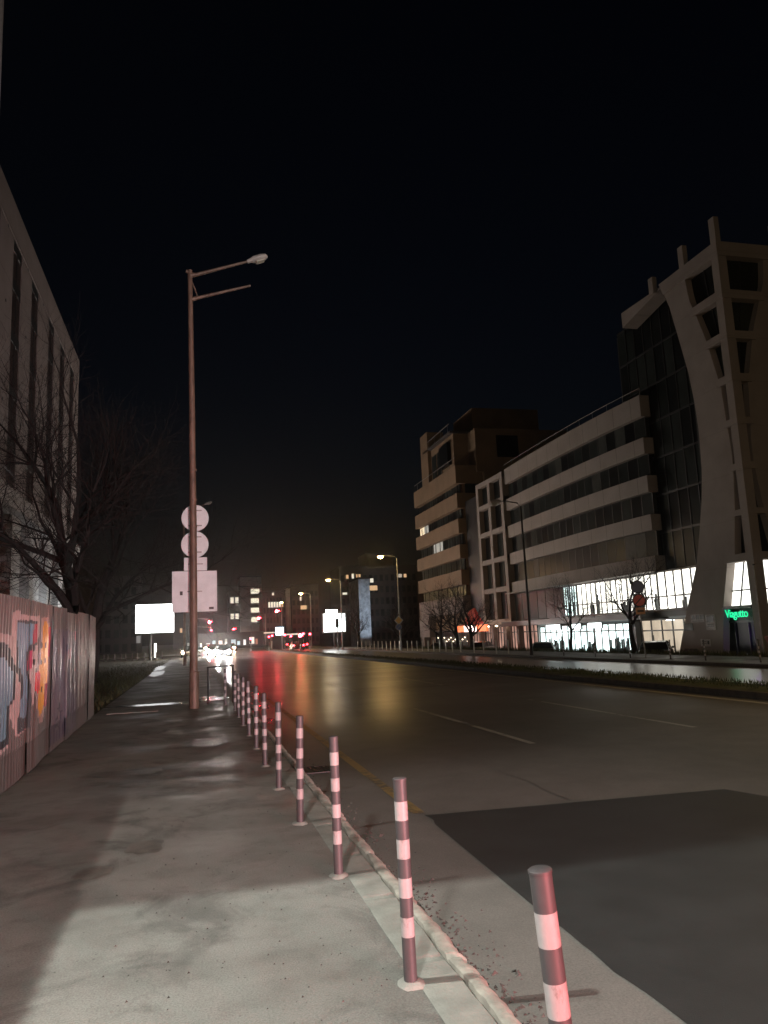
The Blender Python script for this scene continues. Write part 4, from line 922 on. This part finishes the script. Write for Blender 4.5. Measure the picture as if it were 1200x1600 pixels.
# posters and plates on the tower's wall
def poster(name, y0, y1, z0, z1, label, m, deco):
    y0, y1, z0, z1 = y0*K, y1*K, zk(z0), zk(z1)
    o = empty(name, (Xt+.01, (y0+y1)/2, (z0+z1)/2), label, 'poster', None); a, c = (y1-y0)/2, (z1-z0)/2
    p = MB(); p.box((-.03, -a, -c), (0, a, c)); p.build('board', m, o)
    p = MB()
    for (u0, u1, v0, v1) in deco: p.box((-.036, a-2*a*u1, -c+2*c*v0), (-.031, a-2*a*u0, -c+2*c*v1))
    p.build('print', MAT['darkmetal'], o); return o
poster('poster', 43.72-.0, 42.35, 1.56, 2.05, 'wide pale poster with dark pictures left of the notice board', MAT['paper'], ((.05, .3, .35, .9), (.38, .62, .35, .9), (.7, .93, .35, .9), (.08, .9, .1, .18)))
poster('notice_board', 42.25, 41.33, 1.05, 2.0, 'framed notice board with dark panel on the tower wall', MAT['paper'], ((.1, .9, .5, .93), (.15, .85, .22, .28), (.15, .85, .33, .4)))
poster('direction_sign', 42.95, 42.0, .05, .5, 'small white plate with arrow low on the tower wall', MAT['paper'], ((.12, .3, .3, .75), (.4, .85, .6, .68), (.4, .85, .35, .43)))
poster('wall_box', 44.55, 43.6, .75+.3, 1.5, 'dark green plate under the wide poster', mat('dark_green_plate', (.03, .05, .04), .6), ((.1, .9, .1, .2),))
poster('vent_grille', 44.7, 43.4, -.6, -.1, 'dark vent grille at the foot of the tower wall', MAT['mullion'], ((.1, .9, .2, .3), (.1, .9, .5, .6), (.1, .9, .75, .85)))
# striped pale pole and red container at the right edge
f = empty('sign_post', (24.5, 29.6, 0), 'slim grey post in front of the tower at the right edge', 'post'); p = MB(); p.tube([(0, 0, -.3), (0, 0, 4.0)], .045, 10); p.build('pole', MAT['steel2'], f, smooth=True)
p = MB(); p.tube([(0, 0, 4.0), (0, 0, 4.05)], .055, 10); p.build('cap', MAT['darkmetal'], f)
f = empty('red_container', (26.3, 27.6, -.9), 'red skip container at the right edge by the tower', 'container')
p = MB(); p.hexa([(-.3, -3, .1), (2.2, -3, .1), (2.2, 2.6, .1), (-.3, 2.6, .1)], [(-.6, -3.6, 1.7), (2.5, -3.6, 1.7), (2.5, 3.4, 1.7), (-.6, 3.4, 1.7)]); p.build('body', MAT['container'], f, bev=.03)
p = MB()
for y in (-2.4, -1, .4, 1.8): p.hexa([(-.38, y, .15), (-.3, y, .15), (-.3, y+.15, .15), (-.38, y+.15, .15)], [(-.68, y, 1.66), (-.6, y, 1.66), (-.6, y+.15, 1.66), (-.68, y+.15, 1.66)])
p.build('rib', MAT['darkwall'], f)

# ------------------------------------------------------------------ far bollards, sign poles
yb = [25.06, 26.15, 28.28, 30.72, 34.47, 35.99, 39.03, 42.74]
fg = 'striped bollards along the far kerb'
nm = ['second', 'nearest the right edge', 'third', 'fourth', 'fifth', 'sixth', 'seventh', 'eighth']
for i, y in enumerate((25.06, 28.28, 30.72, 34.0, 37.4, 41.0)):
    bollard('bollard', (20.55, y, 0), 'thin red and white bollard on the far kerb, %s from the right' % ('first', 'second', 'third', 'fourth', 'fifth', 'sixth')[i], fg, h=.86, r=.035, base=False, stripes=3, lean=(0, (-.05, -.03, .02, -.02, .03, 0)[i]))
pg = 'plain pale bollards along the far kerb'; base = None
ylist = [49.03, 51.18, 53.64, 55.64, 58.68, 60.71, 62.38, 64.13, 65.78, 67.51, 69.33, 71.02, 72.8, 74.42, 77.6, 79.4, 81.2, 83.1, 85, 87, 89, 91.2, 93.5, 96, 98.5]
for i, y in enumerate(ylist):
    if base is None:
        base = empty('plain_bollard', (20.55, y, 0), 'plain pale bollard in the row along the far kerb under the bare trees', 'bollard', pg)
        p = MB(); p.tube([(0, 0, 0), (0, 0, .94)], .045, 12); p.build('post', mat('pale_bollard', (.72, .68, .6), .6), base, smooth=True)
        p = MB(); p.tube([(0, 0, .94), (0, 0, .97)], [.05, .04], 12); p.build('cap', MAT['steel2'], base, smooth=True)
    else: o = copy_tree(base); o.location = (20.55, y, 0); o.rotation_euler = (random.uniform(-.02, .02), random.uniform(-.03, .03), 0)
sp = empty('sign_pole', (20.75, 33.0, 0), 'slim pole carrying a blue disc, a red disc and an orange plate', 'sign pole'); sp.rotation_euler = (0, -.035, 0)
p = MB(); p.tube([(0, 0, 0), (0, 0, 3.75)], .035, 10); p.build('pole', MAT['steel2'], sp, smooth=True)
p = MB(); p.tube([(-.02, 0, 3.3), (-.3, 0, 3.55), (-.32, 0, 3.75), (-.22, 0, 4.05)], [.02, .05, .05, .02], 8); p.build('bent_bracket', MAT['darkmetal'], sp, smooth=True)
def disc_sign(name, x, y, z, r, m1, m2, label, slash=False):
    o = empty(name, (x, y, z), label, 'road sign'); p = MB(); p.disc((0, 0, 0), (.35, 1, 0), r, .012, 32); p.build('plate', m1, o)
    p = MB(); n_ = Vector((.35, 1, 0)).normalized(); p.tube([Vector((n_.y*math.cos(a*.0785), -n_.x*math.cos(a*.0785), math.sin(a*.0785)))*(r*.93)-n_*.008 for a in range(81)], r*.09, 5)
    if slash: p.tube([Vector((n_.y*.6, -n_.x*.6, .6))*r-n_*.008, Vector((-n_.y*.6, n_.x*.6, -.6))*r-n_*.008], r*.09, 5)
    p.build('border', m2, o); return o
disc_sign('blue_sign', 20.62, 32.93, 3.36, .31, MAT['blue'], MAT['darkmetal'], 'dark blue round sign, topmost on the slim far pole', False)
disc_sign('red_sign', 20.64, 32.93, 2.72, .31, MAT['signred'], MAT['darkmetal'], 'dark red round sign between the blue disc and the orange plate', True)
o = empty('orange_plate', (20.66, 32.93, 2.22), 'small orange rectangular plate below the red disc', 'road sign'); p = MB(); p.box((-.25, -.006, -.16), (.25, .006, .16)); p.build('plate', MAT['signorange'], o); p = MB(); p.box((-.17, -.012, -.05), (.17, -.007, .04)); p.build('print', MAT['darkwall'], o)
o = empty('diamond_sign', (20.15, 75.85, 3.0), 'orange priority diamond sign on the lit lamp pole', 'road sign')
p = MB(); p.add([(-.48, 0, 0), (0, 0, -.48), (.48, 0, 0), (0, 0, .48), (-.48, .02, 0), (0, .02, -.48), (.48, .02, 0), (0, .02, .48)], [(0, 1, 2, 3), (7, 6, 5, 4), (0, 4, 5, 1), (1, 5, 6, 2), (2, 6, 7, 3), (3, 7, 4, 0)]); p.build('plate', MAT['paper'], o)
p = MB(); p.add([(-.36, -.006, 0), (0, -.006, -.36), (.36, -.006, 0), (0, -.006, .36)], [(0, 1, 2, 3)]); p.build('face', MAT['signyellow'], o)
disc_sign('blue_round_sign', 20.12, 75.85, 2.33, .32, MAT['blue'], MAT['steel2'], 'blue round sign with pale arrow under the orange diamond', True)

# ------------------------------------------------------------------ billboards
bb1 = empty('billboard', (-4.05, 88, 0), 'blank white glowing billboard on a dark post left of the sign backs', 'billboard')
p = MB(); p.tube([(-.5, .3, 0), (-.5, .3, 3)], .16, 12); p.build('post', MAT['darkmetal'], bb1, smooth=True)
p = MB(); p.box((-2.06, 0, 2.85), (2.06, .3, 6.05)); p.build('box', MAT['darkmetal'], bb1); p = MB(); p.box((-2.0, -.02, 2.92), (2.0, -.003, 5.98)); p.build('face', MAT['screen'], bb1)
bb2 = empty('poster_board', (21.1, 118, 0), 'glowing poster board behind the dark traffic signal', 'billboard')
p = MB(); p.tube([(0, .3, 0), (0, .3, 2.6)], .16, 12); p.build('post', MAT['darkmetal'], bb2, smooth=True)
p = MB(); p.box((-1.85, 0, 2.25), (1.85, .3, 5.3)); p.build('box', MAT['steel2'], bb2); p = MB(); p.box((-1.7, -.02, 2.4), (1.7, -.003, 5.15)); p.build('face', MAT['screen2'], bb2)
p = MB(); p.box((-1.3, -.5, 5.4), (.4, -.1, 5.75)); p.build('top_lamp', emit('poster_flood_lamp', (1, 1, .95), 40), bb2)

# ------------------------------------------------------------------ traffic signals
def signal(x, y, z, label, lens_top='redlight2', mast_=True, hang=False, second=False, s=1.0):
    o = empty('traffic_signal', (x, y, z), label, 'traffic light', 'red traffic signals at the crossing')
    p = MB(); p.box((-.17*s, 0, -.78*s), (.17*s, .22, .2*s)); p.build('housing', MAT['darkmetal'], o, bev=.02)
    for k in range(3):
        q = MB(); q.disc((0, -.02, -.29*k*s), (0, 1, 0), .145*s, .03, 16); q.build('lens', MAT[lens_top] if k == 0 and lens_top else MAT['darkwall'], o)
        q = MB(); q.tube([(math.cos(a)*.16*s, -.1, -.29*k*s+math.sin(a)*.16*s) for a in (0, .5, 1, 1.57, 2.1, 2.6, 3.14)], .03, 5); q.build('visor', MAT['darkmetal'], o)
    if mast_: q = MB(); q.tube([(.05, .32, -z-.12), (.05, .32, .2)], .06, 10); q.build('pole', MAT['steel2'], o, smooth=True)
    if hang: q = MB(); q.tube([(0, .32, -.3), (0, .32, .5), (hang, .32, .7), (hang, .32, -z-.12)], .07, 10); q.build('gantry', MAT['steel2'], o, smooth=True)
    if second: q = MB(); q.disc((.35, -.02, .05), (0, 1, 0), .1, .03, 12); q.build('side_lamp', MAT['redlight2'], o)
    return o
signal(11.33, 140, 5.52, 'red signal hung over the road, left of the two high ones', lens_top='redlight', mast_=False, hang=1.2, second=True, s=1.25)
signal(12.26, 118, 5.86, 'red signal hung highest over the road before the dark office', lens_top='redlight', mast_=False, hang=.8, second=True, s=1.25)
signal(2.65, 135, 5.04, 'red signal high above the headlights right of the sign backs', lens_top='redlight', mast_=False, hang=-2.2, second=True, s=1.25)
signal(2.95, 134, 3.63, 'red signal below the high one right of the sign backs', mast_=False, hang=-2.5, s=1.1)
signal(7.92, 160, 4.08, 'red signal above the orange headlights', mast_=False, hang=3.5, second=True, s=1.3)
signal(14.23, 125, 2.3, 'red signal on a short pole left of the poster board, first of three', s=1.1)
signal(15.25, 125.4, 2.06, 'red signal on a short pole left of the poster board, second of three', s=1.1)
signal(14.96, 112, 2.05, 'bright red signal on the median left of the poster board', lens_top='redlight', s=1.5, second=True)
signal(16.43, 112.4, 2.2, 'red signal nearest the poster board on a short pole', s=1.1)
signal(9.16, 130, 1.9, 'low red signal beyond the near carriageway', s=.9)
signal(11.6, 124, 2.1, 'small red signal left of the bright median signal, beyond the headlights', s=1.0)
signal(13.0, 133, 2.3, 'small red signal just left of the bluish kiosk sign', s=1.1)
signal(17.6, 128, 2.4, 'small red signal farthest right, close to the poster board', s=1.1)
signal(18.25, 100, 3.75, 'dark unlit traffic signal in front of the glowing poster board', lens_top=None, s=1.15)
p = MB()

# ------------------------------------------------------------------ far buildings
def block(name, x0, x1, y0, y1, h, m, label, wins=(), base=-1.0, rows_=0, cols_=0, seed=0):
    o = empty(name, ((x0+x1)/2, y0, base), label, 'building'); cx = (x0+x1)/2
    p = MB(); p.box((x0-cx, 0, 0), (x1-cx, y1-y0, h-base)); p.build('wall', m, o)
    p = MB(); p.box((x0-cx-.2, -.2, h-base), (x1-cx+.2, y1-y0+.2, h-base+.5)); p.build('roof', MAT['darkwall'], o)
    rr = random.Random(seed); L_ = set()
    for (a, c, z0, z1, mm) in wins:
        p = MB(); p.box((a-cx, -.10, z0-base), (c-cx, -.04, z1-base)); p.build('lit_window', mm, o)
    if rows_:
        dx = (x1-x0)/cols_; dz = (h-base-2)/rows_
        for j in range(rows_):
            for i in range(cols_):
                if len(L_) > 95: break
                L_.add((i, j)); p = MB(); a = x0-cx+dx*(i+.2); z = 1.4+dz*j; p.box((a, -.06, z), (a+dx*.6, -.02, z+dz*.55)); p.build('window', G_[rr.randrange(4)], o)
    return o
W1 = emit('far_window_white', (1, .93, .75), .85); W2 = emit('far_window_warm', (1, .62, .32), .7); W3 = emit('far_window_dim', (.9, .75, .6), .5); W4 = emit('stairwell_lamp', (1, .92, .7), 1.0)
st = block('stair_tower_building', 17.5, 25.6, 300, 315, 25.8, MAT['concrete'], 'far concrete building with a lit open stairwell', [(21.5, 24.8, 5+3.6*k, 6.8+3.6*k, W4) for k in range(1, 5)], rows_=0)
block('stair_wing', 13.2, 17.3, 300, 318, 20, MAT['darkwall'], 'dark wing left of the lit stairwell with two lit window rows', [(13.8, 15.0, 16.0, 18.2, W1), (15.6, 16.8, 16.0, 18.2, W1), (13.8, 15.0, 10.0, 12, W1), (15.6, 16.8, 10.0, 12, W1)])
block('dark_office', 24.2, 32.4, 280, 296, 18.7, MAT['darkwall'], 'dark far office with a row of lit windows above the red signals', [(26.2+k*.95, 26.9+k*.95, 13.1, 15.0, W1) for k in range(5)]+[(31, 31.5, 13.2, 14.8, W2), (27.6, 28.3, 20-2.6, 18.4, W1)], rows_=5, cols_=7, seed=2)
block('slab_wall', 32.5, 33.9, 278, 296, 19.6, MAT['concrete'], 'narrow pale end wall of a far slab block')
block('far_apartments', 34.6, 44.5, 280, 296, 20.7, MAT['darkwall'], 'far dark apartment block behind the second street lamp', [(37.6, 38.2, 15.2, 16.6, W1), (37.8, 40.0, 12, 13.4, W2)], rows_=6, cols_=6, seed=3)
block('long_apartments', 41.3, 64.5, 220, 236, 21.3, MAT['darkwall'], 'long dark apartment block behind the lit street lamps', [(43.2, 43.9, 18.2, 19.3, W2), (44.9, 45.5, 18.2, 19.6, W1), (46.2, 46.6, 18.2, 19.4, W2), (46.9, 47.5, 18.2, 19.4, W2), (58.5, 60, 18.2, 19.2, W3), (60.6, 61.4, 18.2, 19.2, W2), (37.5+4.5, 43.3, 13.6, 14.2, W1), (50.3, 51.3, 16.9, 18.1, W1), (49.6, 52.4, 14.6, 16.0, W2)], rows_=6, cols_=14, seed=4)
block('penthouse_block', 50.5, 58.5, 224, 236, 25.5, MAT['darkwall'], 'higher dark block rising over the long apartments', rows_=2, cols_=4)
gbl = block('pale_gable', 43.6, 46.7, 205, 218, 16.9, mat('pale_bluish_gable', (.34, .37, .42), .9, var=.5, scale=.9), 'bluish pale gable wall beside the poster board')
lamp('SPOT', 'gable_wash_light', (0, -16, 2), 9000, (.8, .9, 1), gbl, .3, (0, 1, .42), 50, .5)
block('left_dark_tower', -20.8, -11.9, 180, 195, 16.5, MAT['darkwall'], 'dim dark block left of the white billboard', rows_=5, cols_=5, seed=6)
block('left_far_block', -6, -.6, 250, 262, 10.5, MAT['darkwall'], 'low dark block behind the sign backs', [(-4, -3.3, 5, 6.4, W2)])
# distant shop lights at the street's end
rnd = random.Random(31); 
s = empty('distant_shop_row', (8, 210, -1), 'row of glowing shop fronts at the far end of the street', 'building')
p = MB(); p.box((-10, 0, 0), (10, 6, 5)); p.build('wall', MAT['darkwall'], s)
for k in range(12):
    a = -9.5+k*1.6; p = MB(); p.box((a, -.1, 1.5+rnd.uniform(0, .4)), (a+rnd.uniform(.4, 1.3), -.03, 2.0+rnd.uniform(.2, 1.6))); p.build('shop_sign', emit('distant_sign', rnd.choice(((1, .9, .8), (.7, .9, 1), (1, .4, .25), (1, .95, .9))), rnd.uniform(.3, 1.2)), s)
s = empty('kiosk', (14.8, 140, -.12), 'small kiosk with bluish lit sign by the red signals', 'kiosk')
p = MB(); p.box((-1.2, 0, 0), (1.2, 2, 2.4)); p.build('wall', MAT['darkmetal'], s); p = MB(); p.box((-.5, -.08, 2.5), (.9, 0, 3.9)); p.build('sign_face', emit('bluish_sign', (.55, .8, 1), 5), s); p = MB(); p.box((-2.6, -.1, 2.9), (-.6, 0, 3.1)); p.build('strip_light', W1, s)
s = empty('delivery_truck', (19, 150, -.12), 'dark truck with a pale lit roof line beyond the median', 'truck')
p = MB(); p.box((-3.4, 0, .6), (2.2, 2.3, 2.6)); p.build('body', MAT['darkmetal'], s, bev=.05); p = MB(); p.box((-3.2, -.05, 2.5), (2.0, .0, 2.75)); p.build('roof_light', W1, s)
for x in (-2.4, 1.4): p = MB(); p.tube([(x, -.02, .45), (x, .3, .45)], .45, 16); p.build('wheel', MAT['rubber'], s)
# bollards and railing by the cross street on the left
base = None
for i in range(14):
    x = -11.5+i*.62
    if base is None:
        base = empty('white_bollard', (x, 90.8, 0), 'white bollard in the row by the cross street on the left', 'bollard', 'white bollards by the cross street'); p = MB(); p.tube([(0, 0, 0), (0, 0, .8)], .05, 10); p.build('post', MAT['plaster_l'], base, smooth=True); p = MB(); p.tube([(0, 0, .8), (0, 0, .83)], [.06, .04], 10); p.build('cap', MAT['steel2'], base)
    else: o = copy_tree(base); o.location = (x+random.uniform(-.12, .12), 90.8, 0)
o = empty('small_sign', (-6.0, 92, 0), 'small pale rectangular sign on a thin post under the white billboard', 'road sign'); p = MB(); p.tube([(0, .03, 0), (0, .03, 2.6)], .03, 8); p.build('post', MAT['darkmetal'], o); p = MB(); p.box((-.22, -.01, 1.9), (.22, .01, 2.7)); p.build('plate', MAT['signback'], o)
o = empty('lit_column', (-4.3, 95, -.12), 'short glowing column under the white billboard', 'lamp'); p = MB(); p.tube([(0, 0, 0), (0, 0, .3)], .16, 10); p.build('base', MAT['darkmetal'], o); p = MB(); p.tube([(0, 0, .3), (0, 0, 1.9)], .12, 10); p.build('lit_tube', emit('lit_column_face', (1, .95, .85), 4), o)
o = empty('park_lamp', (-14.5, 115, 0), 'small park lamp in the dark left of the white billboard', 'street lamp'); p = MB(); p.tube([(0, 0, 0), (0, 0, 5)], .05, 8); p.build('pole', MAT['steel2'], o); p = MB(); p.tube([(0, 0, 5), (0, 0, 5.15)], .22, 10); p.build('lamp_head', W3, o)

# ------------------------------------------------------------------ thin haze added for halos around the lamps
hz = MB(); hz.box((-90, -70, -2.2), (120, 345, 60)); ho = hz.build('haze', []); tag(ho, 'thin haze over the street, added for halos around the lamps', 'haze', None, 'stuff')
hm = bpy.data.materials.new('halo_haze'); hm.use_nodes = True; ht = hm.node_tree; ht.nodes.clear()
pv = ht.nodes.new('ShaderNodeVolumePrincipled'); pv.inputs['Color'].default_value = (.9, .9, .92, 1); pv.inputs['Density'].default_value = .00028; pv.inputs['Anisotropy'].default_value = .92
om = ht.nodes.new('ShaderNodeOutputMaterial'); ht.links.new(pv.outputs[0], om.inputs['Volume']); ho.data.materials.append(hm)
